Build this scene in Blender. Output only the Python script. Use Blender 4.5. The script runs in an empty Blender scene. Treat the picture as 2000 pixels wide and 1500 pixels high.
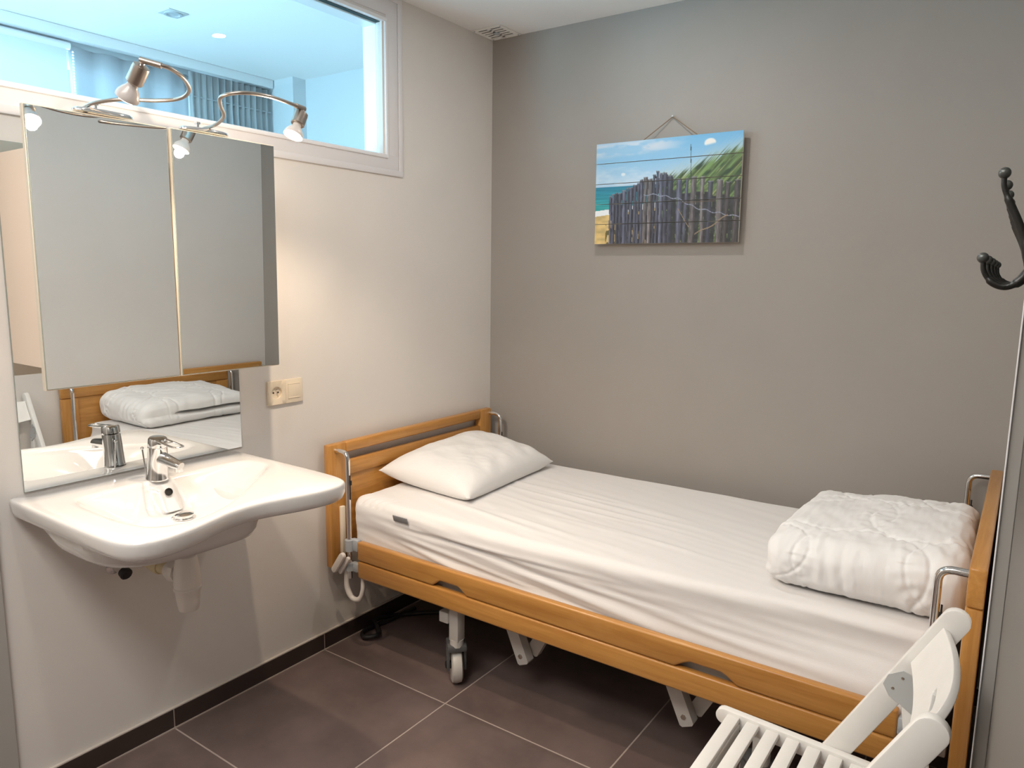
import bpy, bmesh, math, random
import numpy as np
from mathutils import Vector, Matrix, noise
random.seed(4); np.random.seed(4)
scene = bpy.context.scene
COL = scene.collection
PI = math.pi

# ------------------------------------------------------------------ camera, world, light, exposure
F_PX = 1436.09
CAM = (2.0705, -2.775, 1.42)
YAW, PITCH, ROLL = 0.61079, 0.15014, 0.01263
cd = bpy.data.cameras.new('camera'); cam = bpy.data.objects.new('camera', cd); COL.objects.link(cam)
fw = Vector((-math.sin(YAW)*math.cos(PITCH), math.cos(YAW)*math.cos(PITCH), -math.sin(PITCH)))
rt = Vector((math.cos(YAW), math.sin(YAW), 0)); up = rt.cross(fw)
c_, s_ = math.cos(ROLL), math.sin(ROLL)
R_, U_ = rt*c_ + up*s_, up*c_ - rt*s_
m = Matrix((R_, U_, -fw)).transposed().to_4x4(); m.translation = Vector(CAM)
cam.matrix_world = m
cd.sensor_width = 36; cd.sensor_fit = 'HORIZONTAL'; cd.lens = F_PX/2000*36; cd.clip_start = 0.004
scene.camera = cam

w = bpy.data.worlds.new('world'); scene.world = w; w.use_nodes = True
bg = w.node_tree.nodes['Background']; bg.inputs[0].default_value = (0.5, 0.78, 1.0, 1); bg.inputs[1].default_value = 1.0
scene.view_settings.view_transform = 'Standard'
scene.view_settings.look = 'None'
scene.view_settings.exposure = 0.25
scene.view_settings.gamma = 1.0
scene.view_settings.use_curve_mapping = False

DAY_W, HALL_FILL_W, SPOT_W, FILL_W, LAMP_W = 190.0, 105.0, 4.6, 22.0, 13.0
def light(kind, name, loc, power, color, parent=None, aim=None, **kw):
    d = bpy.data.lights.new(name, kind); d.energy = power; d.color = color
    for k, v in kw.items(): setattr(d, k, v)
    o = bpy.data.objects.new(name, d); COL.objects.link(o)
    if aim is not None: o.rotation_euler = Vector(aim).to_track_quat('-Z', 'Y').to_euler()
    o.location = Vector(loc) - wloc(parent)
    if parent: o.parent = parent
    return o
def wloc(o):
    v = Vector((0, 0, 0))
    while o is not None:
        v += Vector(o.location); o = o.parent
    return v
# daylight just outside the hall window
light('AREA', 'daylight', (-1.95, -1.9, 1.75), DAY_W, (0.47, 0.78, 1.0), aim=(1, 0, 0.25), shape='RECTANGLE', size=2.6, size_y=1.5)
# added fill behind the made-up glazed door, brightens hall ceiling and end wall
light('AREA', 'hall_fill', (-.8, -3.75, 1.35), HALL_FILL_W, (0.47, 0.78, 1.0), aim=(0, 1, 0.15), shape='RECTANGLE', size=1.2, size_y=2.0)

# ------------------------------------------------------------------ materials
def nodes(name):
    mt = bpy.data.materials.new(name); mt.use_nodes = True
    nt = mt.node_tree; b = nt.nodes['Principled BSDF']
    return mt, nt, b
def C4(c): return (c[0], c[1], c[2], 1)
def setin(b, **kw):
    for k, v in kw.items():
        b.inputs[k.replace('_', ' ')].default_value = v
def plain(name, col, rough=.5, metal=0, bump=0, bscale=200, var=0, vscale=6, coat=0, sheen=0, stretch=(1,1,1), spec=None, detail=3):
    mt, nt, b = nodes(name)
    b.inputs['Base Color'].default_value = C4(col); b.inputs['Roughness'].default_value = rough; b.inputs['Metallic'].default_value = metal
    if coat: b.inputs['Coat Weight'].default_value = coat; b.inputs['Coat Roughness'].default_value = .05
    if sheen: b.inputs['Sheen Weight'].default_value = sheen
    if spec is not None: b.inputs['Specular IOR Level'].default_value = spec
    tc = nt.nodes.new('ShaderNodeTexCoord'); mp = nt.nodes.new('ShaderNodeMapping'); mp.inputs['Scale'].default_value = stretch
    nt.links.new(tc.outputs['Object'], mp.inputs['Vector'])
    if bump:
        n = nt.nodes.new('ShaderNodeTexNoise'); n.inputs['Scale'].default_value = bscale; n.inputs['Detail'].default_value = detail
        bp = nt.nodes.new('ShaderNodeBump'); bp.inputs['Strength'].default_value = bump; bp.inputs['Distance'].default_value = .002
        nt.links.new(mp.outputs[0], n.inputs['Vector']); nt.links.new(n.outputs['Fac'], bp.inputs['Height']); nt.links.new(bp.outputs[0], b.inputs['Normal'])
    if var:
        n = nt.nodes.new('ShaderNodeTexNoise'); n.inputs['Scale'].default_value = vscale; n.inputs['Detail'].default_value = 6; n.inputs['Roughness'].default_value = .6
        r = nt.nodes.new('ShaderNodeValToRGB')
        r.color_ramp.elements[0].position = .3; r.color_ramp.elements[1].position = .7
        r.color_ramp.elements[0].color = C4([c*(1-var) for c in col]); r.color_ramp.elements[1].color = C4([min(1, c*(1+var)) for c in col])
        nt.links.new(mp.outputs[0], n.inputs['Vector']); nt.links.new(n.outputs['Fac'], r.inputs[0]); nt.links.new(r.outputs[0], b.inputs['Base Color'])
    return mt
def wood(name, axis):
    mt, nt, b = nodes(name)
    b.inputs['Roughness'].default_value = .34; b.inputs['Coat Weight'].default_value = .25; b.inputs['Coat Roughness'].default_value = .2
    tc = nt.nodes.new('ShaderNodeTexCoord'); mp = nt.nodes.new('ShaderNodeMapping')
    sc = [26, 26, 26]; sc['xyz'.index(axis)] = 1.6; mp.inputs['Scale'].default_value = sc
    nt.links.new(tc.outputs['Object'], mp.inputs['Vector'])
    n = nt.nodes.new('ShaderNodeTexNoise'); n.inputs['Scale'].default_value = 2.2; n.inputs['Detail'].default_value = 6; n.inputs['Roughness'].default_value = .65; n.inputs['Distortion'].default_value = .4
    r = nt.nodes.new('ShaderNodeValToRGB'); e = r.color_ramp.elements
    e[0].position = .3; e[0].color = (.43, .185, .038, 1); e[1].position = .72; e[1].color = (.60, .30, .078, 1)
    nt.links.new(mp.outputs[0], n.inputs['Vector']); nt.links.new(n.outputs['Fac'], r.inputs[0])
    n2 = nt.nodes.new('ShaderNodeTexNoise'); n2.inputs['Scale'].default_value = 7; n2.inputs['Detail'].default_value = 4
    nt.links.new(tc.outputs['Object'], n2.inputs['Vector'])
    r2 = nt.nodes.new('ShaderNodeValToRGB'); r2.color_ramp.elements[0].position = .62; r2.color_ramp.elements[1].position = .8
    r2.color_ramp.elements[0].color = (0, 0, 0, 1); r2.color_ramp.elements[1].color = (.35, .35, .35, 1)
    nt.links.new(n2.outputs['Fac'], r2.inputs[0])
    mx = nt.nodes.new('ShaderNodeMix'); mx.data_type = 'RGBA'; mx.inputs['B'].default_value = (.66, .37, .14, 1)
    nt.links.new(r2.outputs[0], mx.inputs['Factor']); nt.links.new(r.outputs[0], mx.inputs['A']); nt.links.new(mx.outputs['Result'], b.inputs['Base Color'])
    bp = nt.nodes.new('ShaderNodeBump'); bp.inputs['Strength'].default_value = .06; nt.links.new(n.outputs['Fac'], bp.inputs['Height']); nt.links.new(bp.outputs[0], b.inputs['Normal'])
    return mt
M = {}
M['white_wall'] = plain('white_wall_paint', (.74, .705, .665), .75, bump=.12, bscale=260, var=.02, vscale=3)
M['grey_wall'] = plain('grey_wall_paint', (.36, .333, .304), .7, bump=.15, bscale=240, var=.025, vscale=3)
M['hall_wall'] = plain('hall_wall_paint', (.62, .64, .66), .8, bump=.08, bscale=240)
M['ceiling'] = plain('ceiling_paint', (.90, .885, .87), .8, bump=.05, bscale=200)
M['frame'] = plain('white_frame_plastic', (.80, .78, .785), .35)
M['bead'] = plain('frame_bead_plastic', (.9, .9, .92), .3)
M['gasket'] = plain('dark_gasket', (.02, .05, .055), .6)
M['tile'] = plain('brown_floor_tile', (.168, .122, .110), .42, bump=.08, bscale=60, var=.30, vscale=3.2)
M['tile_dark'] = plain('dark_skirting_tile', (.045, .031, .026), .35, var=.2, vscale=6)
M['grout'] = plain('grout', (.46, .38, .33), .85, bump=.1, bscale=300)
M['caulk'] = plain('white_sealant', (.62, .56, .5), .6)
M['wood_x'], M['wood_y'], M['wood_z'] = wood('beech_along_x', 'x'), wood('beech_along_y', 'y'), wood('beech_along_z', 'z')
M['chrome'] = plain('chrome', (.78, .78, .78), .09, metal=1)
M['nickel'] = plain('brushed_nickel', (.46, .40, .35), .32, metal=1, bump=.05, bscale=400, stretch=(1, 1, .1))
M['ceramic'] = plain('white_ceramic', (.69, .675, .66), .1, coat=.5)
M['mirror'] = plain('mirror_silver', (.80, .83, .84), .0, metal=1)
M['mirror_edge'] = plain('mirror_edge_glass', (.30, .33, .29), .2)
M['laminate'] = plain('beige_laminate', (.74, .62, .51), .45)
M['edge_band'] = plain('cream_edge_band', (.66, .59, .49), .4)
M['sheet'] = plain('white_cotton', (.80, .78, .765), .85, bump=.12, bscale=420, sheen=.2)
M['quilt'] = plain('white_quilt_cotton', (.84, .835, .83), .85, bump=.15, bscale=160, sheen=.2)
M['pillow'] = plain('pillow_cotton', (.83, .82, .805), .85, bump=.14, bscale=180, sheen=.2)
M['chair'] = plain('white_chair_paint', (.80, .785, .75), .38, var=.03, vscale=14)
M['steel'] = plain('painted_steel', (.55, .52, .48), .4)
M['zinc'] = plain('zinc_plate', (.60, .62, .62), .42, metal=.25)
M['dark'] = plain('black_rubber', (.012, .011, .011), .5)
M['greyplastic'] = plain('grey_plastic', (.42, .45, .48), .4)
M['whiteplastic'] = plain('white_plastic', (.76, .72, .68), .35)
M['creamplastic'] = plain('cream_plastic', (.80, .70, .55), .35)
M['yellowplastic'] = plain('aged_plastic', (.62, .52, .33), .45)
M['iron'] = plain('black_cast_iron', (.008, .008, .007), .35, bump=.2, bscale=300)
M['knob'] = plain('grey_metal_ball', (.09, .095, .09), .35, metal=.5)
M['cord'] = plain('twine', (.25, .18, .12), .9)
M['board_edge'] = plain('bare_board_edge', (.72, .68, .62), .7)
M['door_grey'] = plain('grey_door_laminate', (.115, .105, .092), .5, var=.02)
M['door_frame'] = plain('grey_door_frame', (.40, .385, .36), .45)
M['curtain'] = plain('grey_curtain', (.38, .385, .395), .9, sheen=.3)
M['dark_hole'] = plain('dark_interior', (.015, .013, .012), .8)
M['fork'] = plain('dark_grey_fork', (.10, .10, .10), .4)
M['tag'] = plain('grey_label', (.25, .25, .26), .7)
M['ink'] = plain('grey_ink', (.35, .35, .36), .7)
M['scotia'] = plain('vent_plastic', (.93, .91, .88), .45)
M['bulb_glass'] = None

def mk_emit(name, col, st):
    mt = bpy.data.materials.new(name); mt.use_nodes = True; nt = mt.node_tree
    nt.nodes.remove(nt.nodes['Principled BSDF']); e = nt.nodes.new('ShaderNodeEmission')
    e.inputs[0].default_value = C4(col); e.inputs[1].default_value = st
    nt.links.new(e.outputs[0], nt.nodes['Material Output'].inputs[0]); return mt
M['bulb_face'] = mk_emit('lit_bulb_face', (1, .86, .62), 14)
M['spot_face'] = mk_emit('lit_spot_face', (1, .93, .82), 3)
M['fill_glow'] = mk_emit('fill_panel_glow', (1, .94, .87), 4)  # glow of the added fill panel
def mk_shell(name, st):
    mt, nt, b = nodes(name)
    setin(b, Roughness=.25); b.inputs['Base Color'].default_value = (.50, .46, .44, 1)
    b.inputs['Emission Color'].default_value = (1, .85, .68, 1); b.inputs['Emission Strength'].default_value = st
    return mt
M['bulb_shell'] = mk_shell('frosted_bulb_glass', .02)
M['bulb_shell_b'] = mk_shell('glowing_bulb_glass', .22)
def mk_glass(name, tint):
    mt = bpy.data.materials.new(name); mt.use_nodes = True; nt = mt.node_tree
    nt.nodes.remove(nt.nodes['Principled BSDF'])
    t = nt.nodes.new('ShaderNodeBsdfTransparent'); t.inputs[0].default_value = C4(tint)
    g = nt.nodes.new('ShaderNodeBsdfGlossy'); g.inputs['Roughness'].default_value = .0; g.inputs['Color'].default_value = (1, 1, 1, 1)
    lw = nt.nodes.new('ShaderNodeLayerWeight'); lw.inputs[0].default_value = .5
    pw = nt.nodes.new('ShaderNodeMath'); pw.operation = 'POWER'; pw.inputs[1].default_value = 5; nt.links.new(lw.outputs['Facing'], pw.inputs[0])
    fr = nt.nodes.new('ShaderNodeMath'); fr.operation = 'MULTIPLY_ADD'; fr.inputs[1].default_value = .96; fr.inputs[2].default_value = .035; nt.links.new(pw.outputs[0], fr.inputs[0])
    mx = nt.nodes.new('ShaderNodeMixShader')
    nt.links.new(fr.outputs[0], mx.inputs[0]); nt.links.new(t.outputs[0], mx.inputs[1]); nt.links.new(g.outputs[0], mx.inputs[2])
    nt.links.new(mx.outputs[0], nt.nodes['Material Output'].inputs[0]); return mt
M['glass'] = mk_glass('window_glass', (.96, 1, 1))
def mk_cloth(name, col, tr, alpha=1):
    mt = bpy.data.materials.new(name); mt.use_nodes = True; nt = mt.node_tree
    nt.nodes.remove(nt.nodes['Principled BSDF'])
    d = nt.nodes.new('ShaderNodeBsdfDiffuse'); d.inputs[0].default_value = C4(col)
    t = nt.nodes.new('ShaderNodeBsdfTranslucent'); t.inputs[0].default_value = C4(col)
    mx = nt.nodes.new('ShaderNodeMixShader'); mx.inputs[0].default_value = tr
    nt.links.new(d.outputs[0], mx.inputs[1]); nt.links.new(t.outputs[0], mx.inputs[2])
    nt.links.new(mx.outputs[0], nt.nodes['Material Output'].inputs[0]); return mt
M['blind'] = mk_cloth('white_blind_cloth', (.75, .76, .78), .22)
M['sheer'] = mk_cloth('white_sheer_cloth', (.62, .64, .68), .22)
mt, nt, b = nodes('printed_boards'); at = nt.nodes.new('ShaderNodeAttribute'); at.attribute_name = 'print'
nt.links.new(at.outputs['Color'], b.inputs['Base Color']); setin(b, Roughness=.5); M['print'] = mt

# ------------------------------------------------------------------ mesh helpers
def finish(name, bm, mat, parent=None, smooth=40, base=True):
    """link a bmesh given in world coordinates as ONE object; origin at the parent's or at its own base"""
    bmesh.ops.remove_doubles(bm, verts=bm.verts, dist=1e-6)
    bmesh.ops.recalc_face_normals(bm, faces=bm.faces)
    if parent is not None: off = wloc(parent)
    else:
        xs = [v.co.x for v in bm.verts]; ys = [v.co.y for v in bm.verts]; zs = [v.co.z for v in bm.verts]
        off = Vector(((min(xs)+max(xs))/2, (min(ys)+max(ys))/2, min(zs)))
    bmesh.ops.translate(bm, verts=bm.verts, vec=-off)
    me = bpy.data.meshes.new(name); bm.to_mesh(me); bm.free()
    if smooth:
        me.shade_smooth(); me.set_sharp_from_angle(angle=math.radians(smooth))
    o = bpy.data.objects.new(name, me); COL.objects.link(o)
    me.materials.append(M[mat] if isinstance(mat, str) else mat)
    if parent is not None: o.parent = parent
    else: o.location = off
    return o
def thing(name, label, cat, loc, group=None, kind=None):
    o = bpy.data.objects.new(name, None); COL.objects.link(o); o.location = loc; o.empty_display_size = .05
    return tag(o, label, cat, group, kind)
def tag(o, label, cat, group=None, kind=None):
    o['label'] = label; o['category'] = cat
    if group: o['group'] = group
    if kind: o['kind'] = kind
    return o
def NB(): return bmesh.new()
def merge(bm, t, mat=None):
    me = bpy.data.meshes.new('tmp'); 
    if mat is not None: t.transform(mat)
    t.to_mesh(me); t.free(); bm.from_mesh(me); bpy.data.meshes.remove(me)
def box(bm, x0, x1, y0, y1, z0, z1, bev=0, seg=2, mat=None):
    t = NB(); x0, x1 = sorted((x0, x1)); y0, y1 = sorted((y0, y1)); z0, z1 = sorted((z0, z1))
    bmesh.ops.create_cube(t, size=1)
    for v in t.verts:
        v.co = Vector((x0 + (v.co.x+.5)*(x1-x0), y0 + (v.co.y+.5)*(y1-y0), z0 + (v.co.z+.5)*(z1-z0)))
    if bev: bmesh.ops.bevel(t, geom=list(t.edges), offset=bev, segments=seg, profile=.5, affect='EDGES')
    merge(bm, t, mat); return bm
def tube(bm, pts, r, n=12, caps=True, flat=1.0):
    pts = [Vector(p) for p in pts]; N = len(pts)
    rs = r if isinstance(r, (list, tuple)) else [r]*N
    tang = []
    for i in range(N):
        a = pts[max(0, i-1)]; b_ = pts[min(N-1, i+1)]; tang.append((b_-a).normalized())
    nrm = tang[0].orthogonal().normalized()
    rings = []
    for i in range(N):
        if i: nrm = (nrm - tang[i]*nrm.dot(tang[i])).normalized()
        bn = tang[i].cross(nrm)
        rings.append([bm.verts.new(pts[i] + (nrm*math.cos(2*PI*k/n) + bn*math.sin(2*PI*k/n)*flat)*rs[i]) for k in range(n)])
    for i in range(N-1):
        for k in range(n): bm.faces.new((rings[i][k], rings[i][(k+1) % n], rings[i+1][(k+1) % n], rings[i+1][k]))
    if caps:
        bm.faces.new(rings[0][::-1]); bm.faces.new(rings[-1])
    return bm
def spline(pts, k=8):
    P = [Vector(p) for p in pts]; out = []
    for i in range(len(P)-1):
        p0, p1, p2, p3 = P[max(0, i-1)], P[i], P[i+1], P[min(len(P)-1, i+2)]
        for j in range(k):
            t = j/k
            out.append(.5*((2*p1) + (p2-p0)*t + (2*p0-5*p1+4*p2-p3)*t*t + (3*p1-p0-3*p2+p3)*t**3))
    out.append(P[-1]); return out
def lathe(bm, prof, n=24, center=(0, 0, 0), axis=(0, 0, 1)):
    q = Vector((0, 0, 1)).rotation_difference(Vector(axis).normalized()).to_matrix().to_4x4(); q.translation = Vector(center)
    rings = []
    for r, z in prof:
        if r < 1e-6: rings.append([bm.verts.new(q @ Vector((0, 0, z)))])
        else: rings.append([bm.verts.new(q @ Vector((r*math.cos(2*PI*k/n), r*math.sin(2*PI*k/n), z))) for k in range(n)])
    for a, b_ in zip(rings, rings[1:]):
        if len(a) == 1 and len(b_) == 1: continue
        for k in range(n):
            k2 = (k+1) % n
            if len(a) == 1: bm.faces.new((a[0], b_[k2], b_[k]))
            elif len(b_) == 1: bm.faces.new((a[k], a[k2], b_[0]))
            else: bm.faces.new((a[k], a[k2], b_[k2], b_[k]))
    if len(rings[0]) > 1: bm.faces.new(rings[0][::-1])
    if len(rings[-1]) > 1: bm.faces.new(rings[-1])
    return bm
def prism(bm, pts, axis, a, b_, bev=0, seg=2):
    """extrude a 2D polygon; axis 'y' -> pts are (x,z); 'x' -> (y,z); 'z' -> (x,y)"""
    def P(p, h): return {'y': (p[0], h, p[1]), 'x': (h, p[0], p[1]), 'z': (p[0], p[1], h)}[axis]
    t = NB(); A = [t.verts.new(P(p, a)) for p in pts]; B = [t.verts.new(P(p, b_)) for p in pts]; n = len(pts)
    t.faces.new(A); t.faces.new(B[::-1])
    for i in range(n): t.faces.new((A[i], A[(i+1) % n], B[(i+1) % n], B[i]))
    bmesh.ops.recalc_face_normals(t, faces=t.faces)
    if bev:
        eds = [e for f in t.faces if len(f.verts) == n and n > 4 or (n <= 4) for e in f.edges]
        eds = list({e for f in (t.faces[0], t.faces[1]) for e in f.edges}) if False else [e for e in t.edges if e.is_valid and len(e.link_faces) == 2 and e.calc_face_angle(0) > 1.0]
        bmesh.ops.bevel(t, geom=eds, offset=bev, segments=seg, profile=.5, affect='EDGES')
    merge(bm, t); return bm
def bar2d(p, q, r, c=.006):
    p, q = Vector(p), Vector(q); d = (q-p).normalized(); n = Vector((-d.y, d.x))
    P = [p+n*r, q+n*(r-c)-d*0+d*r*.0, q+n*(r-c)+d*r*.55, q-n*(r-c)+d*r*.55, q-n*r, p-n*r]
    P = [p+n*r, q+n*r, q+n*(r-c)+d*c, q-n*(r-c)+d*c, q-n*r, p-n*r]
    return [(v.x, v.y) for v in P]
def capsule2d(p, q, r, n=10):
    """outline of a flat bar from p to q with rounded ends"""
    p, q = Vector(p), Vector(q); d = (q-p).normalized(); a = math.atan2(d.y, d.x)
    o = [q + Vector((math.cos(a-PI/2+PI*i/n), math.sin(a-PI/2+PI*i/n)))*r for i in range(n+1)]
    o += [p + Vector((math.cos(a+PI/2+PI*i/n), math.sin(a+PI/2+PI*i/n)))*r for i in range(n+1)]
    return [(v.x, v.y) for v in o]
def rbox(x0, x1, y0, y1, z0, z1, r, nx, ny, nz, fn=None):
    """dense rounded box, vertices passed through fn(co, normal)"""
    bm = NB(); cache = {}
    N = (nx, ny, nz); lo = Vector((x0, y0, z0)); hi = Vector((x1, y1, z1))
    def vert(i, j, k):
        key = (i, j, k)
        if key in cache: return cache[key]
        p = Vector((x0+(x1-x0)*i/nx, y0+(y1-y0)*j/ny, z0+(z1-z0)*k/nz))
        q = Vector([min(max(p[a], lo[a]+r), hi[a]-r) for a in range(3)]); d = p-q
        if d.length > 1e-9: nn = d.normalized(); p = q + nn*r
        else: nn = Vector((0, 0, 1))
        if fn: p = fn(p, nn)
        v = bm.verts.new(p); cache[key] = v; return v
    for a in range(3):
        b_, c = (a+1) % 3, (a+2) % 3
        for side in (0, N[a]):
            for i in range(N[b_]):
                for j in range(N[c]):
                    ids = []
                    for (di, dj) in ((0, 0), (1, 0), (1, 1), (0, 1)):
                        t = [0, 0, 0]; t[a] = side; t[b_] = i+di; t[c] = j+dj; ids.append(vert(*t))
                    bm.faces.new(ids)
    return bm
def copy_tree(o, parent=None, dloc=(0, 0, 0)):
    c = o.copy(); COL.objects.link(c); c.parent = parent
    if parent is None: c.location = Vector(o.location) + Vector(dloc)
    for ch in list(o.children):
        if ch.type == 'MESH': copy_tree(ch, c)
    return c
def ss(a, b_, x):
    t = min(1, max(0, (x-a)/(b_-a))); return t*t*(3-2*t)

# ------------------------------------------------------------------ the room
H, XR = 2.44, 2.0625
def structure(name, label, cat, bm, mat, **kw):
    return tag(finish(name, bm, mat, smooth=0, **kw), label, cat, kind='structure')

# floor: grout bed with single tiles
bm = NB(); box(bm, -1.6, 2.75, -3.4, .1, -.06, -.0006)
floor = structure('floor', 'brown-grey tiled floor with thin pale grout lines', 'floor', bm, 'grout')
xs = [0.6025 + .597*k for k in range(-4, 5)]; ys = [-1.043 + .6*k for k in range(-4, 3)]
g = .0018; first = None
for ix in range(len(xs)-1):
    for iy in range(len(ys)-1):
        xa, xb = xs[ix]+g, xs[ix+1]-g; ya, yb = ys[iy]+g, ys[iy+1]-g
        if xb < -1.2 or xa > 2.7 or ya > 0 or yb < -3.4: continue
        if first is None:
            bm = NB(); box(bm, 0, xb-xa, 0, yb-ya, -.01, 0, bev=.0012, seg=1)
            me = bpy.data.meshes.new('tile'); bm.to_mesh(me); bm.free(); me.materials.append(M['tile']); first = me
        o = bpy.data.objects.new('tile', first); COL.objects.link(o); o.parent = floor
        o.location = Vector((xa, ya, 0)) - Vector(floor.location)
        o['label'] = 'square brown-grey floor tile'
bm = NB(); box(bm, -1.6, 2.75, -3.4, .1, H, H+.1)
structure('ceiling', 'flat white painted ceiling over the room', 'ceiling', bm, 'ceiling')
bm = NB(); box(bm, 0, 2.75, 0, .1, 0, H)
structure('wall_back', 'taupe grey painted wall behind the bed', 'wall', bm, 'grey_wall')
# white wall with the interior window opening
WY0, WY1, WZ0, WZ1 = -2.62, -.69, 1.852, 2.343
bm = NB()
box(bm, -.1, 0, WY1, 0, 0, H); box(bm, -.1, 0, -3.4, WY0, 0, H); box(bm, -.1, 0, WY0, WY1, 0, WZ0); box(bm, -.1, 0, WY0, WY1, WZ1, H)
structure('wall_left', 'off-white painted wall behind the washbasin', 'wall', bm, 'white_wall')
bm = NB(); box(bm, XR, XR+.1, -1.25, .0, 0, H)
structure('wall_right', 'off-white wall beyond the foot of the bed', 'wall', bm, 'white_wall')
bm = NB(); box(bm, 0, 2.75, -3.5, -3.4, 0, H)
structure('wall_near', 'grey wall behind the viewer', 'wall', bm, 'grey_wall')
bm = NB(); box(bm, 2.65, 2.75, -3.4, -2.56, 0, H); box(bm, XR+.09, 2.75, -2.6, -2.56, 0, H)
structure('wall_alcove', 'grey wall of the alcove beside the sliding door', 'wall', bm, 'grey_wall')
# sliding door leaf and its frame post
d1 = thing('door_1', 'wide grey sliding door carrying the coat hooks', 'door', (2.1, -1.9, 0), kind='structure')
bm = NB(); box(bm, 2.0835, 2.12, -2.55, -1.248, 0.005, 2.12, bev=.002, seg=1); finish('door_leaf', bm, 'door_grey', d1, smooth=0)
bm = NB(); box(bm, 2.0835, 2.15, -2.56, -1.25, 2.125, H); finish('door_header', bm, 'door_frame', d1, smooth=0)
bm = NB(); box(bm, 2.0612, 2.0832, -1.256, -1.2505, 0, H, bev=.0012); finish('frame_post', bm, 'door_frame', d1, smooth=0)
bm = NB(); box(bm, 2.0600, 2.0626, -1.262, -1.2502, 0, H, bev=.001); finish('edge_strip', bm, 'bead', d1, smooth=0)
# grey door casing at the left end of the white wall
bm = NB(); box(bm, 0, .012, -2.16, -2.069, 0, 2.1, bev=.002); 
structure('trim_1', 'grey door casing on the white wall left of the washbasin', 'trim', bm, 'door_frame')

# skirting tiles
def skirting(name, label, along, a, b_, joints):
    t = thing(name, label, 'baseboard', (0, 0, 0), kind='structure')
    cuts = [a]+joints+[b_]
    bm = NB()
    if along == 'y':
        box(bm, 0, .0075, a, b_, 0, .064); finish('grout_bed', bm, 'grout', t, smooth=0)
        bm = NB(); box(bm, 0, .010, a, b_, .0635, .0695, bev=.002); finish('sealant_bead', bm, 'caulk', t)
        bm = NB(); box(bm, .0075, .0125, a, b_, 0, .004); finish('grout_line', bm, 'grout', t, smooth=0)
    else:
        box(bm, a, b_, -.0075, 0, 0, .064); finish('grout_bed', bm, 'grout', t, smooth=0)
        bm = NB(); box(bm, a, b_, -.010, 0, .0635, .0695, bev=.002); finish('sealant_bead', bm, 'caulk', t)
    for p, q in zip(cuts, cuts[1:]):
        bm = NB()
        if along == 'y': box(bm, .001, .0095, p+.002, q-.002, .003, .0635, bev=.001, seg=1)
        else: box(bm, p+.002, q-.002, -.0095, -.001, .003, .0635, bev=.001, seg=1)
        finish('skirting_tile', bm, 'tile_dark', t, smooth=0)
skirting('baseboard_left', 'dark brown tile skirting along the off-white wall', 'y', -2.068, -.011, [-1.643, -1.043, -.443])
skirting('baseboard_back', 'dark brown tile skirting under the grey wall behind the bed', 'x', .012, XR-.001, [.6025, 1.2, 1.797])

# interior window
wn = thing('window_1', 'high interior window with white plastic frame above the mirror cabinet', 'window', (0, -1.6, 1.784), kind='structure')
def ring(name, y0, y1, z0, z1, wd, x0, x1, mat, bev=.002):
    bm = NB()
    box(bm, x0, x1, y0, y1, z0, z0+wd, bev); box(bm, x0, x1, y0, y1, z1-wd, z1, bev)
    box(bm, x0, x1, y0, y0+wd, z0+wd*.9, z1-wd*.9, bev); box(bm, x0, x1, y1-wd, y1, z0+wd*.9, z1-wd*.9, bev)
    return finish(name, bm, mat, wn)
ring('cover_strip', -2.72, -.588, 1.784, H-.001, .022, 0.0005, .007, 'frame')
ring('frame', -2.70, -.610, 1.80, H-.015, .062, -.05, .004, 'frame', .004)
ring('glazing_bead', -2.642, -.668, 1.846, 2.352, .014, -.014, .010, 'bead', .004)
ring('glazing_gasket', -2.632, -.680, 1.855, 2.342, .006, -.030, -.010, 'gasket', 0)
ring('rear_bead', -2.632, -.680, 1.855, 2.342, .012, -.095, -.031, 'bead', .003)
bm = NB(); box(bm, -.026, -.020, -2.64, -.672, 1.848, 2.35); finish('pane', bm, 'glass', wn, smooth=0)

# hall behind the window
bm = NB()
HY0, HY1, HZ0, HZ1 = -3.0, -.25, .95, 2.36
box(bm, -1.6, -1.5, HY1, 0, 0, H); box(bm, -1.6, -1.5, -3.4, HY0, 0, H); box(bm, -1.6, -1.5, HY0, HY1, 0, HZ0); box(bm, -1.6, -1.5, HY0, HY1, HZ1, H)
structure('wall_hall_far', 'pale hall wall seen through the interior window', 'wall', bm, 'hall_wall')
bm = NB(); box(bm, -1.6, 0, 0, .1, 0, H)
structure('wall_hall_end', 'pale end wall of the hall seen through the interior window', 'wall', bm, 'hall_wall')
bm = NB(); box(bm, -1.5, -1.265, -.085, 0, 0, H)
structure('wall_hall_pier', 'pale boxed corner pier beside the hall curtain', 'wall', bm, 'hall_wall')
bm = NB(); box(bm, -1.6, -1.4, -3.5, -3.4, 0, H); box(bm, -.2, 0, -3.5, -3.4, 0, H); box(bm, -1.4, -.2, -3.5, -3.4, 2.3, H)
structure('wall_hall_near', 'pale near wall of the hall around the added glazed door', 'wall', bm, 'hall_wall')
d2 = thing('added_hall_door', 'added unseen glazed door letting fill light into the near end of the hall', 'door', (-.8, -3.45, 0), kind='structure')  # out-of-view door added so that light reaches the hall
bm = NB()
for (a, b_, c, d) in ((-1.4, -1.3, 0, 2.3), (-.3, -.2, 0, 2.3), (-1.3, -.3, 0, .12), (-1.3, -.3, 2.2, 2.3)): box(bm, a, b_, -3.47, -3.43, c, d, .003)
finish('door_frame', bm, 'frame', d2)
bm = NB(); box(bm, -1.3, -.3, -3.452, -3.448, .12, 2.2); finish('pane', bm, 'glass', d2, smooth=0)
w2 = thing('window_2', 'large hall window behind the blind and curtains', 'window', (-1.55, -1.6, .95), kind='structure')
bm = NB()
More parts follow.
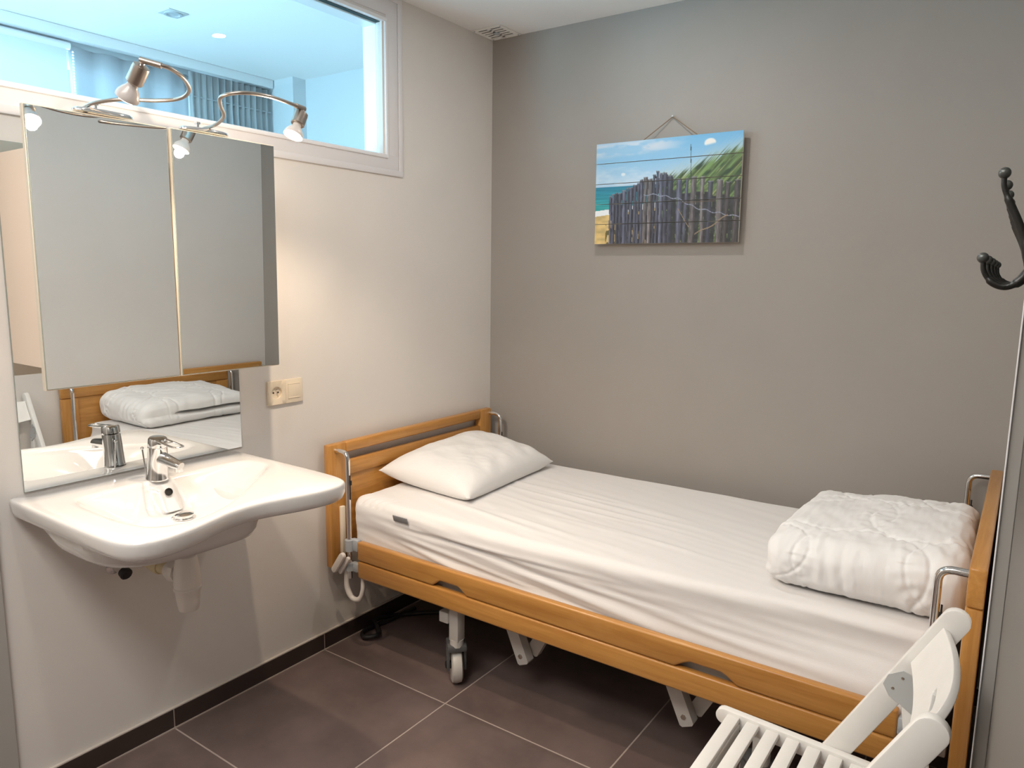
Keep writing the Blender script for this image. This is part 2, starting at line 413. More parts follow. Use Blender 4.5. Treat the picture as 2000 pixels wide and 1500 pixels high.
for (a, b_, c, d) in ((HY0, HY1, HZ0, HZ0+.06), (HY0, HY1, HZ1-.06, HZ1), (HY0, HY0+.06, HZ0, HZ1), (HY1-.06, HY1, HZ0, HZ1), (-.85, -.78, HZ0, HZ1), (-2.05, -1.99, HZ0, HZ1)):
    box(bm, -1.58, -1.52, a, b_, c, d, .003)
finish('frame', bm, 'frame', w2)
for (a, b_) in ((HY0+.06, -2.05), (-1.99, -.85), (-.78, HY1-.06)):
    bm = NB(); box(bm, -1.552, -1.548, a, b_, HZ0+.06, HZ1-.06); finish('pane', bm, 'glass', w2, smooth=0)

# ------------------------------------------------------------------ hall furnishings
def pleated(y0, y1, z0, z1, x, amp, n, pinch=None, sub=7, rows=14, ph=0):
    """hanging cloth as a wavy sheet with thickness"""
    bm = NB(); cols = n*sub; V = []
    rnd = [random.uniform(.7, 1.3) for _ in range(n+2)]
    for r in range(rows+1):
        z = z1 + (z0-z1)*r/rows; row = []
        a = amp
        if pinch:
            a = amp*(.35 + .65*min(1, abs(z-pinch)/.07))
        for c in range(cols+1):
            t = c/sub; k = rnd[int(t)]
            row.append(bm.verts.new((x + a*k*math.sin(2*PI*t+ph) + .3*a*math.sin(4.3*PI*t+r*.2), y0+(y1-y0)*c/cols + a*.35*math.sin(4*PI*t), z)))
        V.append(row)
    for r in range(rows):
        for c in range(cols): bm.faces.new((V[r][c], V[r][c+1], V[r+1][c+1], V[r+1][c]))
    return bm
def thicken(o, t):
    md = o.modifiers.new('thickness', 'SOLIDIFY'); md.thickness = t; md.offset = 0; return o
o = thing('hall_curtain', 'grey pinch-pleated curtain hanging in the hall behind the interior window', 'curtain', (-1.44, -.33, .3))
thicken(finish('curtain_cloth', pleated(-.575, -.10, .3, 2.385, -1.445, .017, 13, pinch=2.27), 'curtain', o), .003)
bm = NB(); box(bm, -1.452, -1.438, -.575, -.10, 2.267, 2.273); finish('pleat_stitching', bm, 'curtain', o)
o = finish('sheer_curtain', pleated(-1.118, -.56, .3, 2.375, -1.482, .008, 4), 'sheer'); thicken(o, .0015)
tag(o, 'white sheer curtain in the hall left of the grey curtain', 'curtain')
o = thing('roller_blind', 'pale roller blind pulled down over the hall window, leftmost behind the glass', 'blind', (-1.47, -1.5, .9))
bm = NB(); box(bm, -1.466, -1.464, -1.95, -1.135, .95, 2.358); finish('blind_cloth', bm, 'blind', o, smooth=0)
bm = NB(); tube(bm, [(-1.466, -1.97, 2.3715), (-1.466, -1.12, 2.3715)], .016, 14); finish('blind_roller', bm, 'frame', o)
bm = NB()
for k in range(70):
    bmesh.ops.create_icosphere(bm, subdivisions=1, radius=.0055, matrix=Matrix.Translation((-1.462, -1.108, 2.35-k*.0125)))
finish('bead_chain', bm, 'bead', o)['kind'] = 'stuff'
o = thing('curtain_rail', 'white ceiling curtain rail above the hall window', 'curtain rail', (-1.45, -1.0, 2.39))
bm = NB(); box(bm, -1.47, -1.42, -2.2, -.09, 2.395, 2.4395, bev=.004); finish('rail', bm, 'frame', o)
bm = NB(); box(bm, -1.4995, -1.485, -2.2, -.09, 2.375, 2.4395, bev=.002); finish('rail_back', bm, 'greyplastic', o)
o = thing('hall_downlight', 'square recessed downlight in the hall ceiling seen through the interior window', 'downlight', (-.875, -.985, H))
bm = NB(); box(bm, -.918, -.832, -1.028, -.942, H-.004, H-.0005, bev=.001); finish('bezel', bm, 'zinc', o)
bm = NB(); lathe(bm, [(.034, -.0005), (.034, -.006), (.026, -.006), (.022, -.002), (0, -.002)], 28, (-.875, -.985, H-.003)); finish('lamp_ring', bm, 'greyplastic', o)

# recessed ceiling lights of the room
def ceiling_spot(x, y, label, power):
    o = thing('ceiling_downlight', label, 'downlight', (x, y, H))
    bm = NB(); lathe(bm, [(.042, -.0005), (.042, -.005), (.033, -.005), (.031, -.003)], 32, (x, y, H)); finish('bezel', bm, 'frame', o)
    bm = NB(); lathe(bm, [(.024, -.0036), (0, -.0036)], 32, (x, y, H)); finish('lamp_face', bm, 'spot_face', o)
    light('AREA', 'downlight_beam', (x, y, H-.006), power, (1, .93, .87), o, aim=(0, 0, -1), shape='DISK', size=.048)
ceiling_spot(.92, -.72, 'round recessed downlight in the ceiling above the bed', SPOT_W)
ceiling_spot(1.05, -2.18, 'round recessed downlight in the ceiling between washbasin and door', SPOT_W*.8)
ol = thing('fill_panel', 'added unseen fill light panel on the ceiling behind the viewer', 'lamp', (1.2, -2.98, H))  # made-up panel out of view, added for soft fill in the room
bm = NB()
for (a, b_, c, d) in ((.58, 1.82, -3.30, -3.27), (.58, 1.82, -2.69, -2.66), (.58, .61, -3.27, -2.69), (1.79, 1.82, -3.27, -2.69)): box(bm, a, b_, c, d, H-.030, H-.0005, .003)
finish('fill_panel_frame', bm, 'frame', ol)
bm = NB(); box(bm, .61, 1.79, -3.27, -2.69, H-.022, H-.004); finish('fill_diffuser', bm, 'fill_glow', ol, smooth=0)
light('AREA', 'fill_light', (1.2, -2.98, H-.032), FILL_W, (1, .965, .93), ol, aim=(0, 0, -1), shape='RECTANGLE', size=1.16, size_y=.56)

# ventilation grille in the ceiling corner
v = thing('ceiling_vent', 'square white slotted ventilation grille in the ceiling corner', 'vent', (.078, -.08, H))
bm = NB()
Z0, Z1 = H-.0035, H-.0010
def plate(x0, x1, y0, y1): box(bm, x0, x1, y0, y1, Z0, Z1)
slots = []
X0, X1, Y0, Y1 = .004, .156, -.158, -.004
plate(X0, X1, Y0, Y0+.018); plate(X0, X1, Y1-.018, Y1); plate(X0, X0+.018, Y0+.018, Y1-.018); plate(X1-.018, X1, Y0+.018, Y1-.018); plate(.073, .087, Y0+.018, Y1-.018)
yy = Y0+.018
for k in range(5):
    plate(X0+.018, X1-.018, yy+.012, yy+.024 if k < 4 else Y1-.018); yy += .0235
finish('grille_plate', bm, 'scotia', v, smooth=0)
bm = NB(); box(bm, X0+.01, X1-.01, Y0+.01, Y1-.01, H-.0012, H-.0003); finish('dark_duct', bm, 'dark_hole', v, smooth=0)
bm = NB(); lathe(bm, [(.015, 0), (.015, -.004), (.010, -.006), (0, -.0055)], 20, (.08, -.08, Z0)); finish('adjusting_knob', bm, 'greyplastic', v)
for (x, y) in ((X0+.009, Y0+.009), (X1-.009, Y0+.009), (X0+.009, Y1-.009), (X1-.009, Y1-.009)):
    bm = NB(); lathe(bm, [(.004, 0), (.003, -.002), (0, -.002)], 10, (x, y, Z0)); finish('screw', bm, 'greyplastic', v)

# ------------------------------------------------------------------ washbasin corner
# wall mirror behind the tap
wm = thing('wall_mirror', 'frameless rectangular mirror on the wall between washbasin and mirror cabinet', 'mirror', (0, -1.68, .845))
bm = NB(); box(bm, .001, .0045, -1.999, -1.3585, .846, 1.72); finish('glass_back', bm, 'mirror_edge', wm, smooth=0)
bm = NB(); box(bm, .0045, .0052, -1.998, -1.3595, .847, 1.719); finish('silvered_face', bm, 'mirror', wm, smooth=0)
# mirror cabinet
cb = thing('mirror_cabinet', 'beige wall cabinet with two mirrored doors above the washbasin', 'cabinet', (.09, -1.667, 1.128))
bm = NB()
y0, y1, z0, z1, t = -1.998, -1.338, 1.182, 1.687, .016
box(bm, .006, .163, y0, y0+t, z0, z1, .001); box(bm, .006, .163, y1-t, y1, z0, z1, .001)
box(bm, .006, .163, y0+t, y1-t, z0, z0+t, .001); box(bm, .006, .163, y0+t, y1-t, z1-t, z1, .001); box(bm, .006, .012, y0+t, y1-t, z0+t, z1-t)
finish('body', bm, 'laminate', cb, smooth=0)
for (a, b_, k) in ((-2.0, -1.6605, 0), (-1.6575, -1.334, .014)):      # the right door hangs a touch out of true
    sh = Matrix(((1, 0, k, -k*1.128), (0, 1, 0, 0), (0, 0, 1, 0), (0, 0, 0, 1)))
    bm = NB(); box(bm, .1645, .1785, a, b_, 1.128, 1.784, bev=.0008, seg=1, mat=sh); dr = finish('door', bm, 'edge_band', cb, smooth=0)
    bm = NB(); box(bm, .1785, .1815, a+.002, b_-.002, 1.131, 1.782, bev=.0006, seg=1, mat=sh); finish('mirror_backing', bm, 'mirror_edge', dr, smooth=0)
    bm = NB(); box(bm, .1815, .182, a+.003, b_-.003, 1.132, 1.781, mat=sh); finish('mirror_face', bm, 'mirror', dr, smooth=0)

# gooseneck lamps on the cabinet
def cabinet_lamp(label, plate_c, plate_l, path, h0, h1, b1, shell, power, aim, glow):
    """plate, curved arm, holder h0->h1, reflector bulb h1->b1"""
    o = thing('gooseneck_lamp', label, 'lamp', plate_c, group='gooseneck lamps on the mirror cabinet')
    bm = NB(); x, y, z = plate_c; N = 40
    prof = [(1.0, 0), (1.0, .004), (.93, .008), (.5, .0105), (0, .011)]
    rings = [[bm.verts.new((x+.026*s*math.cos(2*PI*k/N), y+plate_l*s*math.sin(2*PI*k/N), z+h)) for k in range(N)] for s, h in prof[:-1]]
    for a, b_ in zip(rings, rings[1:]):
        for k in range(N): bm.faces.new((a[k], a[(k+1) % N], b_[(k+1) % N], b_[k]))
    bm.faces.new(rings[0][::-1]); bm.faces.new(rings[-1])
    finish('mounting_plate', bm, 'chrome', o)
    bm = NB(); lathe(bm, [(.0045, 0), (.0045, .012), (.008, .013), (.008, .018), (0, .018)], 14, (x-.012, y-.012, z+.009)); finish('thumb_screw', bm, 'chrome', o)
    P = spline(path, 8)
    bm = NB(); tube(bm, P, .0046, 12); tube(bm, [Vector(path[0]), Vector((path[0][0], path[0][1], z))], .006, 12); finish('arm', bm, 'nickel', o)
    e = Vector(path[-1]); d = (e-Vector(path[-2])).normalized()
    bm = NB(); tube(bm, [e-d*.038, e+d*.006], .0066, 14); finish('arm_sleeve', bm, 'nickel', o)
    h0, h1, b1 = Vector(h0), Vector(h1), Vector(b1); ax = (h1-h0).normalized(); L = (h1-h0).length
    bm = NB(); tube(bm, [e, h0+ax*.004], [.005, .006], 12); finish('swivel', bm, 'chrome', o)
    bm = NB(); lathe(bm, [(0, 0), (.008, 0), (.017, .004), (.0178, .010), (.0178, L-.002), (.016, L)], 28, h0, ax); finish('lamp_holder', bm, 'nickel', o)
    B = (b1-h1).length
    bm = NB(); prof = [(.010, -.004), (.0115, .006), (.0125, B*.25), (.019, B*.5), (.0235, B*.75), (.0252, B), (.0246, B+.002)]
    lathe(bm, prof, 30, h1, ax); bl = finish('bulb', bm, shell, o)
    bm = NB(); lathe(bm, [(.0236, 0), (.020, .002), (.010, .0035), (0, .004)], 30, h1+ax*(B+.0022), ax); finish('bulb_face', bm, 'bulb_face', bl)
    light('POINT', 'lamp_glow', h1+ax*(B+.015), power*glow, (1, .79, .59), o, shadow_soft_size=.014)
    light('SPOT', 'lamp_beam', h1+ax*(B+.016), power, (1, .79, .59), o, aim=aim, spot_size=math.radians(150), spot_blend=.45, shadow_soft_size=.012)
cabinet_lamp('brushed gooseneck spot lamp looping back over the left cabinet door, bulb tilted to the left',
    (.19, -1.828, 1.785), .072,
    [(.188, -1.868, 1.797), (.225, -1.862, 1.803), (.275, -1.828, 1.811), (.320, -1.765, 1.815), (.372, -1.738, 1.819), (.435, -1.752, 1.826), (.483, -1.793, 1.837), (.500, -1.835, 1.847), (.492, -1.862, 1.851), (.474, -1.880, 1.857)],
    (.468, -1.878, 1.850), (.440, -1.884, 1.815), (.417, -1.889, 1.787), 'bulb_shell', LAMP_W, (-.12, -.30, -.95), .16)
cabinet_lamp('brushed gooseneck spot lamp curving over the right cabinet door, lit bulb pointing down',
    (.19, -1.560, 1.785), .072,
    [(.176, -1.556, 1.797), (.225, -1.553, 1.802), (.285, -1.570, 1.807), (.345, -1.603, 1.810), (.405, -1.652, 1.8155), (.462, -1.686, 1.8225), (.505, -1.664, 1.830), (.512, -1.598, 1.835), (.480, -1.510, 1.8395), (.450, -1.437, 1.8415)],
    (.449, -1.440, 1.832), (.450, -1.458, 1.797), (.450, -1.471, 1.768), 'bulb_shell_b', LAMP_W*1.1, (.03, -.05, -1), .42)

# washbasin: closed surface of rings around the bowl
wb = thing('washbasin', 'white ceramic wall-hung washbasin with a curved front edge', 'washbasin', (.28, -1.714, .70))
YC = -1.714
half = [(0.0055, 0), (.0055, .12), (.0055, .24), (.0055, .318), (.02, .3255), (.12, .3262), (.25, .3258), (.36, .325), (.46, .322), (.52, .315), (.555, .300), (.572, .275), (.579, .245), (.577, .205), (.566, .150), (.549, .095), (.535, .045), (.530, 0)]
outl = [(x, YC-h) for x, h in half[::-1]] + [(x, YC+h) for x, h in half[1:]]
outl = [(p.x, p.y) for p in spline([(a, b_, 0) for a, b_ in outl], 5)][:-1]
CX, CY = .27, YC
def radial(poly, ang):
    dx, dy = math.cos(ang), math.sin(ang); best = None
    for i in range(len(poly)):
        ax, ay = poly[i][0]-CX, poly[i][1]-CY; bx, by = poly[(i+1) % len(poly)][0]-CX, poly[(i+1) % len(poly)][1]-CY
        den = dx*(by-ay) - dy*(bx-ax)
        if abs(den) < 1e-12: continue
        t = (ax*(by-ay) - ay*(bx-ax))/den; s = (ax*dy - ay*dx)/den
        if t > 0 and -1e-9 <= s <= 1+1e-9: best = t if best is None else max(best, t)
    return best
NA = 180; ANG = [2*PI*k/NA for k in range(NA)]
Ro = [radial(outl, a) for a in ANG]
ipoly = [(.135, -1.70), (.136, -1.60), (.138, -1.50), (.150, -1.455), (.190, -1.436), (.245, -1.445), (.300, -1.500), (.350, -1.563), (.405, -1.632), (.455, -1.700), (.495, -1.775), (.512, -1.845), (.500, -1.905), (.460, -1.938), (.380, -1.950), (.280, -1.952), (.190, -1.950), (.148, -1.932), (.136, -1.890), (.134, -1.800)]
ipoly = [(p.x, p.y) for p in spline([(a, b_, 0) for a, b_ in ipoly+ipoly[:1]], 5)][:-1]
Ri = [min(radial(ipoly, a), Ro[k]-.03) for k, a in enumerate(ANG)]
def bottom(a):     # flat floor of the bowl round the drain
    c, s = math.cos(a), math.sin(a); hx = .12 if c > 0 else .085; hy = .10 if s > 0 else .17
    return (abs(c/hx)**2.2 + abs(s/hy)**2.2)**(-1/2.2)
Rb = [min(bottom(a), Ri[k]*.8) for k, a in enumerate(ANG)]
def under(a, f):
    c, s = math.cos(a), math.sin(a); hx = (.212 if c > 0 else .262)*f; hy = (.13 if s > 0 else .308)*f
    n = 3
    return (abs(c/hx)**n + abs(s/hy)**n)**(-1/n)
bm = NB()
def mkring(fr, fz): return [bm.verts.new((max(.0055, CX+fr(k)*math.cos(a)), CY+fr(k)*math.sin(a), fz(k))) for k, a in enumerate(ANG)]
T = .8405
lip = lambda k: T + .0015*0
rings = [mkring(lambda k: .022, lambda k: .752), mkring(lambda k: Rb[k]*.5, lambda k: .7545), mkring(lambda k: Rb[k]*.85, lambda k: .7575), mkring(lambda k: Rb[k], lambda k: .764)]
for u in (.15, .32, .5, .68, .84, .94):
    rings.append(mkring(lambda k: Rb[k]+(Ri[k]-Rb[k])*u, lambda k: .764+(T-.006-.764)*(u**1.15)))
rings += [mkring(lambda k: Ri[k], lambda k: T-.0035), mkring(lambda k: Ri[k]+.008, lambda k: T-.0006), mkring(lambda k: Ri[k]+.02, lambda k: T)]
rings += [mkring(lambda k: (Ri[k]+Ro[k])/2+.006, lambda k: T), mkring(lambda k: Ro[k]-.008, lambda k: T+.0008), mkring(lambda k: Ro[k]-.003, lambda k: T-.001), mkring(lambda k: Ro[k]-.0006, lambda k: T-.005), mkring(lambda k: Ro[k], lambda k: T-.011),
          mkring(lambda k: Ro[k]-.002, lambda k: T-.030), mkring(lambda k: Ro[k]-.007, lambda k: T-.042), mkring(lambda k: Ro[k]-.014, lambda k: T-.047), mkring(lambda k: min(Ro[k]-.02, under(ANG[k], 1.04)), lambda k: T-.049)]
for f, z in ((1.0, .775), (.96, .748), (.89, .728), (.76, .717), (.5, .713), (.2, .7125)):
    rings.append(mkring(lambda k: min(Ro[k]-.02, under(ANG[k], f)), lambda k: z))
for a, b_ in zip(rings, rings[1:]):
    for k in range(NA): bm.faces.new((a[k], a[(k+1) % NA], b_[(k+1) % NA], b_[k]))
bm.faces.new(rings[0]); bm.faces.new(rings[-1])
# tap ledge: swell the back wall of the bowl under the tap
for v_ in bm.verts:
    x, y, z = v_.co
    if z > .76 and x < .25 and x > .14 and abs(y-YC) < .06:
        g_ = math.exp(-((y-YC)/.032)**4); v_.co.x = x + .024*g_*ss(.25, .17, x)
basin_o = finish('basin', bm, 'ceramic', wb, smooth=60)
bm = NB(); lathe(bm, [(.0105, 0), (.0105, .004), (.008, .005), (.0078, .002), (0, .002)], 20, (.1785, YC, .812), (1, 0, .45)); finish('overflow_hole', bm, 'dark_hole', wb)
bm = NB(); lathe(bm, [(.031, 0), (.031, .002), (.024, .003), (.024, .007), (.027, .008), (.027, .011), (.018, .0145), (0, .016)], 28, (.247, YC, .753)); finish('drain_plug', bm, 'chrome', wb)

# tap
tp = thing('mixer_tap', 'chrome single-lever mixer tap on the washbasin', 'tap', (.125, YC, .8405))
bm = NB(); B0 = Vector((.122, YC+.003, .8405)); AX = Vector((.13, 0, 1)).normalized()
lathe(bm, [(.0, 0), (.0305, 0), (.0305, .003), (.0288, .006), (.027, .05), (.0255, .085), (.0252, .092), (.023, .094), (0, .094)], 30, B0, (.10, 0, 1)); finish('tap_body', bm, 'chrome', tp)
bm = NB(); lathe(bm, [(0, 0), (.0248, 0), (.0252, .003), (.0246, .020), (.0225, .0235), (0, .0245)], 30, B0+Vector((.10, 0, 1)).normalized()*.0945, (.16, 0, 1)); cap = finish('lever_cap', bm, 'chrome', tp)
bm = NB(); tube(bm, spline([(.135, YC+.003, .904), (.165, YC+.003, .902), (.205, YC+.003, .898), (.243, YC+.003, .894)], 5), [.019, .019, .0185, .018, .0175, .017, .0165, .016, .0155, .015, .0145, .014, .0135, .013, .012, .011], 20, flat=.72); finish('spout', bm, 'chrome', tp)
bm = NB(); lathe(bm, [(.0105, 0), (.0105, .012), (.009, .013), (0, .013)], 20, (.232, YC+.003, .890), (0, 0, -1)); finish('aerator', bm, 'chrome', tp)
bm = NB()
tube(bm, spline([(.142, YC+.016, .955), (.185, YC+.017, .951), (.232, YC+.016, .947), (.246, YC+.008, .947), (.246, YC-.002, .947), (.232, YC-.010, .947), (.185, YC-.011, .951), (.142, YC-.010, .955)], 6), .0028, 10)
tube(bm, [(.19, YC+.017, .9508), (.19, YC-.011, .9508)], .0022, 8)
finish('lever_loop', bm, 'chrome', tp)
bm = NB(); tube(bm, [(.092, YC-.012, .8405), (.078, YC-.012, .92)], .0022, 8); bmesh.ops.create_icosphere(bm, subdivisions=2, radius=.0048, matrix=Matrix.Translation((.0775, YC-.012, .922))); finish('pop_up_rod', bm, 'chrome', tp)

# bottle trap and angle valve
bt = thing('bottle_trap', 'white plastic bottle trap hanging under the washbasin', 'trap', (.247, YC, .49))
TX = .247
bm = NB(); lathe(bm, [(.022, .714), (.024, .708), (.024, .700), (.0205, .698), (.0205, .640)], 26, (TX, YC, 0)); finish('inlet_pipe', bm, 'whiteplastic', bt)
bm = NB(); lathe(bm, [(.021, .648), (.027, .645), (.029, .636), (.0325, .612), (.0355, .582), (.0362, .566), (.035, .562), (.0345, .558)], 28, (TX, YC, 0)); finish('bottle_body', bm, 'whiteplastic', bt)
bm = NB(); lathe(bm, [(.0345, .558), (.0365, .556), (.0365, .550), (.034, .547), (.031, .520), (.0275, .494), (.025, .490), (0, .490)], 28, (TX, YC, 0)); finish('bottle_cup', bm, 'whiteplastic', bt)
bm = NB(); tube(bm, [(TX-.02, YC-.004, .592), (.175, YC-.012, .592)], .0205, 20); lathe(bm, [(.028, 0), (.030, .006), (.030, .028), (.026, .034)], 8, (.218, YC-.006, .592), (-1, -.1, 0)); finish('outlet_nut', bm, 'whiteplastic', bt)
bm = NB(); tube(bm, spline([(.185, YC-.012, .592), (.10, YC-.016, .592), (.004, YC-.018, .593)], 6), .018, 18); lathe(bm, [(.021, 0), (.023, .004), (.023, .03), (.019, .034)], 20, (.145, YC-.014, .592), (-1, 0, 0)); finish('outlet_pipe', bm, 'yellowplastic', bt)
bm = NB(); lathe(bm, [(.034, 0), (.034, .004), (.025, .010), (.019, .011)], 24, (.001, YC-.018, .593), (1, 0, 0)); finish('wall_rosette', bm, 'whiteplastic', bt)
av = thing('angle_valve', 'small chrome and dark angle valve on the wall under the washbasin', 'valve', (.04, -1.79, .57))
bm = NB(); lathe(bm, [(.022, 0), (.022, .003), (.012, .007), (.010, .03), (.010, .055)], 20, (.001, -1.79, .578), (1, 0, 0)); finish('valve_body', bm, 'chrome', av)
bm = NB(); lathe(bm, [(.010, 0), (.016, .002), (.017, .018), (.013, .022), (0, .022)], 12, (.056, -1.79, .578), (.8, 0, -.3)); finish('valve_handle', bm, 'dark', av)
bm = NB(); tube(bm, spline([(.045, -1.79, .58), (.046, -1.79, .63), (.050, -1.789, .675), (.055, -1.787, .708)], 6), .006, 10); finish('supply_hose', bm, 'zinc', av)

# socket plate
so = thing('wall_socket', 'cream double wall plate with one power socket and one blank beside the washbasin', 'socket', (.001, -1.181, .96))
bm = NB(); box(bm, .0005, .009, -1.1825, -1.110, .966, 1.049, bev=.002)
N = 48; cy_, cz_ = -1.2180, 1.0075; rr = []
for (rad, xx) in (('sq', .0005), ('sq', .0078), ('sqi', .009), (.0215, .009), (.0205, .0082), (.0200, .0012)):
    row = []
    for k in range(N):
        a = 2*PI*(k+.5)/N; c, s = math.cos(a), math.sin(a)
        if isinstance(rad, str):
            e = 0 if rad == 'sq' else .0013
            hy, hz = .0355-e, .0415-e; q = min(hy/max(abs(c), 1e-9), hz/max(abs(s), 1e-9)); row.append(bm.verts.new((xx, cy_+c*q, cz_+s*q)))
        else: row.append(bm.verts.new((xx, cy_+c*rad, cz_+s*rad)))
    rr.append(row)
for a, b_ in zip(rr, rr[1:]):
    for k in range(N): bm.faces.new((a[k], a[(k+1) % N], b_[(k+1) % N], b_[k]))
sk = finish('cover_plate', bm, 'creamplastic', so)
bm = NB(); lathe(bm, [(.0206, .0010), (.0200, .0016), (0, .0016)], 32, (0, cy_, cz_), (1, 0, 0)); sk = finish('socket_well', bm, 'creamplastic', so)
bm = NB()
for dy in (-.0095, .0095): lathe(bm, [(.0032, .0014), (.0032, .0022), (0, .0022)], 10, (0, cy_+dy, cz_), (1, 0, 0))
finish('pin_holes', bm, 'dark_hole', sk)
bm = NB(); lathe(bm, [(.0025, .003), (.0025, .016), (.0015, .018), (0, .018)], 10, (0, cy_, cz_+.011), (1, 0, 0)); finish('earth_pin', bm, 'chrome', sk)
bm = NB(); box(bm, .0085, .0105, -1.172, -1.124, .984, 1.032, bev=.0012); finish('blank_insert', bm, 'creamplastic', so)
bm = NB(); box(bm, .0095, .0112, -1.172, -1.124, 1.030, 1.034, bev=.0006); finish('insert_ridge', bm, 'creamplastic', so)
bm = NB(); box(bm, .0095, .0112, -1.172, -1.124, .982, .986, bev=.0006); finish('insert_ridge', bm, 'creamplastic', so)

# ------------------------------------------------------------------ picture on five boards
def paint(U, V):
    """beach print: U 0..1 left to right, V 0..1 top to bottom, sRGB 0..1"""
    rg = np.random.RandomState(7)
    def nz(fx, fy, seed, UX=None):
        r = np.random.RandomState(seed); g_ = r.rand(256, 256)
        x = ((U if UX is None else UX)*fx + 40) % 254; y = (V*fy) % 254; xi = x.astype(int); yi = y.astype(int); fx_ = x-xi; fy_ = y-yi
        fx_ = fx_*fx_*(3-2*fx_); fy_ = fy_*fy_*(3-2*fy_)
        return (g_[yi, xi]*(1-fx_)+g_[yi, xi+1]*fx_)*(1-fy_) + (g_[yi+1, xi]*(1-fx_)+g_[yi+1, xi+1]*fx_)*fy_
    def mixc(A, c, m): return A*(1-m[..., None]) + np.array(c)*m[..., None]
    sm = lambda a, b_, x: np.clip((x-a)/(b_-a), 0, 1)**2*(3-2*np.clip((x-a)/(b_-a), 0, 1))
    t = np.clip(V/.42, 0, 1)
    col = np.array([.44, .70, .87])*(1-t[..., None]) + np.array([.70, .82, .91])*t[..., None]
    cl = nz(4, 14, 1)*.55 + nz(11, 32, 2)*.32 + nz(34, 70, 3)*.2
    col = mixc(col, [.80, .84, .89], np.clip((.35+.65*sm(.35, .65, cl))*sm(.12, .02, np.abs(V-.065+.03*U))*sm(.72, .42, U), 0, 1)*.95)
    col = mixc(col, [.78, .86, .93], np.clip(sm(.45, .75, cl)*sm(.18, .34, V)*sm(.75, .3, U), 0, 1)*.8)
    e = ((U-.795)/.040)**2 + ((V-.085)/.045)**2
    col = mixc(col, [.93, .92, .90], sm(1.1, .6, e)*sm(.11, .085, V+.25*(U-.795)))
    col = mixc(col, [.90, .93, .96], sm(1.2, .3, ((U-.205)/.018)**2+((V-.315)/.018)**2)*.9)
    # sea, surf, sand
    sea = V > .425
    s = np.clip((V-.425)/.24, 0, 1)
    seac = np.array([.16, .50, .62])*(1-s[..., None]) + np.array([.22, .66, .66])*s[..., None]
    seac = seac*(.88+.24*nz(6, 150, 4))[..., None]
    col = np.where(sea[..., None], seac, col)
    edge = .665 - .15*(U-.0)
    col = np.where((V > edge)[..., None], np.array([.93, .95, .97]), col)
    sand = V > edge+.055
    col = np.where(sand[..., None], (np.array([.86, .75, .50])*(.86+.22*nz(30, 40, 5))[..., None]), col)
    col = np.where(((U > .075+.02*nz(3, 20, 9)) & (V > .80) & (nz(60, 25, 6) > .5))[..., None], np.array([.42, .38, .20]), col)
    # grass bank
    top = np.interp(U, [0, .40, .47, .56, .66, .78, .88, 1.0], [2, 2, .37, .335, .285, .215, .165, .11])
    Us = U + .62*(V-.3)
    n1 = nz(150, 5, 11, Us); n2 = nz(75, 7, 12, Us); n3 = nz(230, 9, 13, Us)
    edge_ = V - top - .11*(n1-.5) - .05*(n3-.5)
    col = mixc(col, [.74, .79, .76], np.clip(sm(-.10, .02, edge_)*(.25+.75*n1), 0, 1)*.8)
    gr = np.array([.36, .46, .27])*(.55+.75*n2)[..., None]
    gr = mixc(gr, [.66, .68, .42], sm(.62, .9, n1)*.75)
    gr = mixc(gr, [.80, .80, .62], sm(.80, .97, n3)*.6)
    gr = mixc(gr, [.14, .22, .15], sm(.60, .9, nz(46, 14, 15, Us))*.8)
    col = mixc(col, gr, sm(.0, .05, edge_)) if False else col*(1-sm(.0, .06, edge_)[..., None]) + gr*sm(.0, .06, edge_)[..., None]
    # dead stalk
    st = np.abs(U-(.668+.03*V)) < .0022
    col = np.where((st & (V > .08) & (V < .44))[..., None], np.array([.20, .24, .22]), col)
    # weathered fence pales
    u = .105; k = 0
    tv = lambda q: float(np.interp(q, [.1, .2, .3, .38, .43, .47, .53, .6, .7, .8, .9, 1], [.525, .47, .415, .365, .315, .33, .375, .39, .40, .405, .44, .46]))
    while u < 1.0:
        wd = rg.uniform(.016, .030)*(1 if u < .5 else 1.35); gap = rg.uniform(.001, .004) if u < .5 else rg.uniform(.008, .030)
        tp_ = tv(u) + rg.uniform(-.025, .025); lean = rg.uniform(-.02, .02); sh = rg.uniform(.70, 1.15)
        cu = U - lean*(V-.6)
        lx = (cu-u)/wd
        base = np.array([.36, .37, .44])*sh if rg.rand() > .3 else np.array([.42, .40, .41])*sh
        jag = .012*(nz(220, 1, 40+k % 9)-.5)
        ins = (cu > u+.0015*np.sin(V*37+k)) & (cu < u+wd+.0015*np.sin(V*29+2*k)) & (V > tp_+jag)
        shd = (.58+.55*np.clip(1-np.abs(lx-.35)/.65, 0, 1))*(.62+.38*nz(250, 7, 20+k % 6)+.34*nz(120, 20, 30+k % 5))
        col = np.where(ins[..., None], np.clip(base*shd[..., None], 0, 1), col)
        col = mixc(col, [.62, .62, .64], (ins & (V < tp_+jag+.010)).astype(float)*.5)
        if u < .5:
            gp = (cu >= u+wd) & (cu < u+wd+gap+.003) & (V > tp_+.02); col = np.where(gp[..., None], np.array([.12, .12, .16]), col)
        else:
            gp = (cu >= u+wd) & (cu < u+wd+gap) & (V > tp_+.14); col = np.where(gp[..., None], np.array([.17, .18, .19])*(.8+.6*nz(40, 40, 31))[..., None], col)
        u += wd+gap; k += 1
    wl = np.interp(U, [.36, .45, .6, .72, .85, .97], [.525, .53, .58, .67, .72, .76]) + .008*np.sin(U*70)
    col = np.where(((np.abs(V-wl) < .0035) & (U > .36))[..., None], np.array([.56, .58, .66]), col)
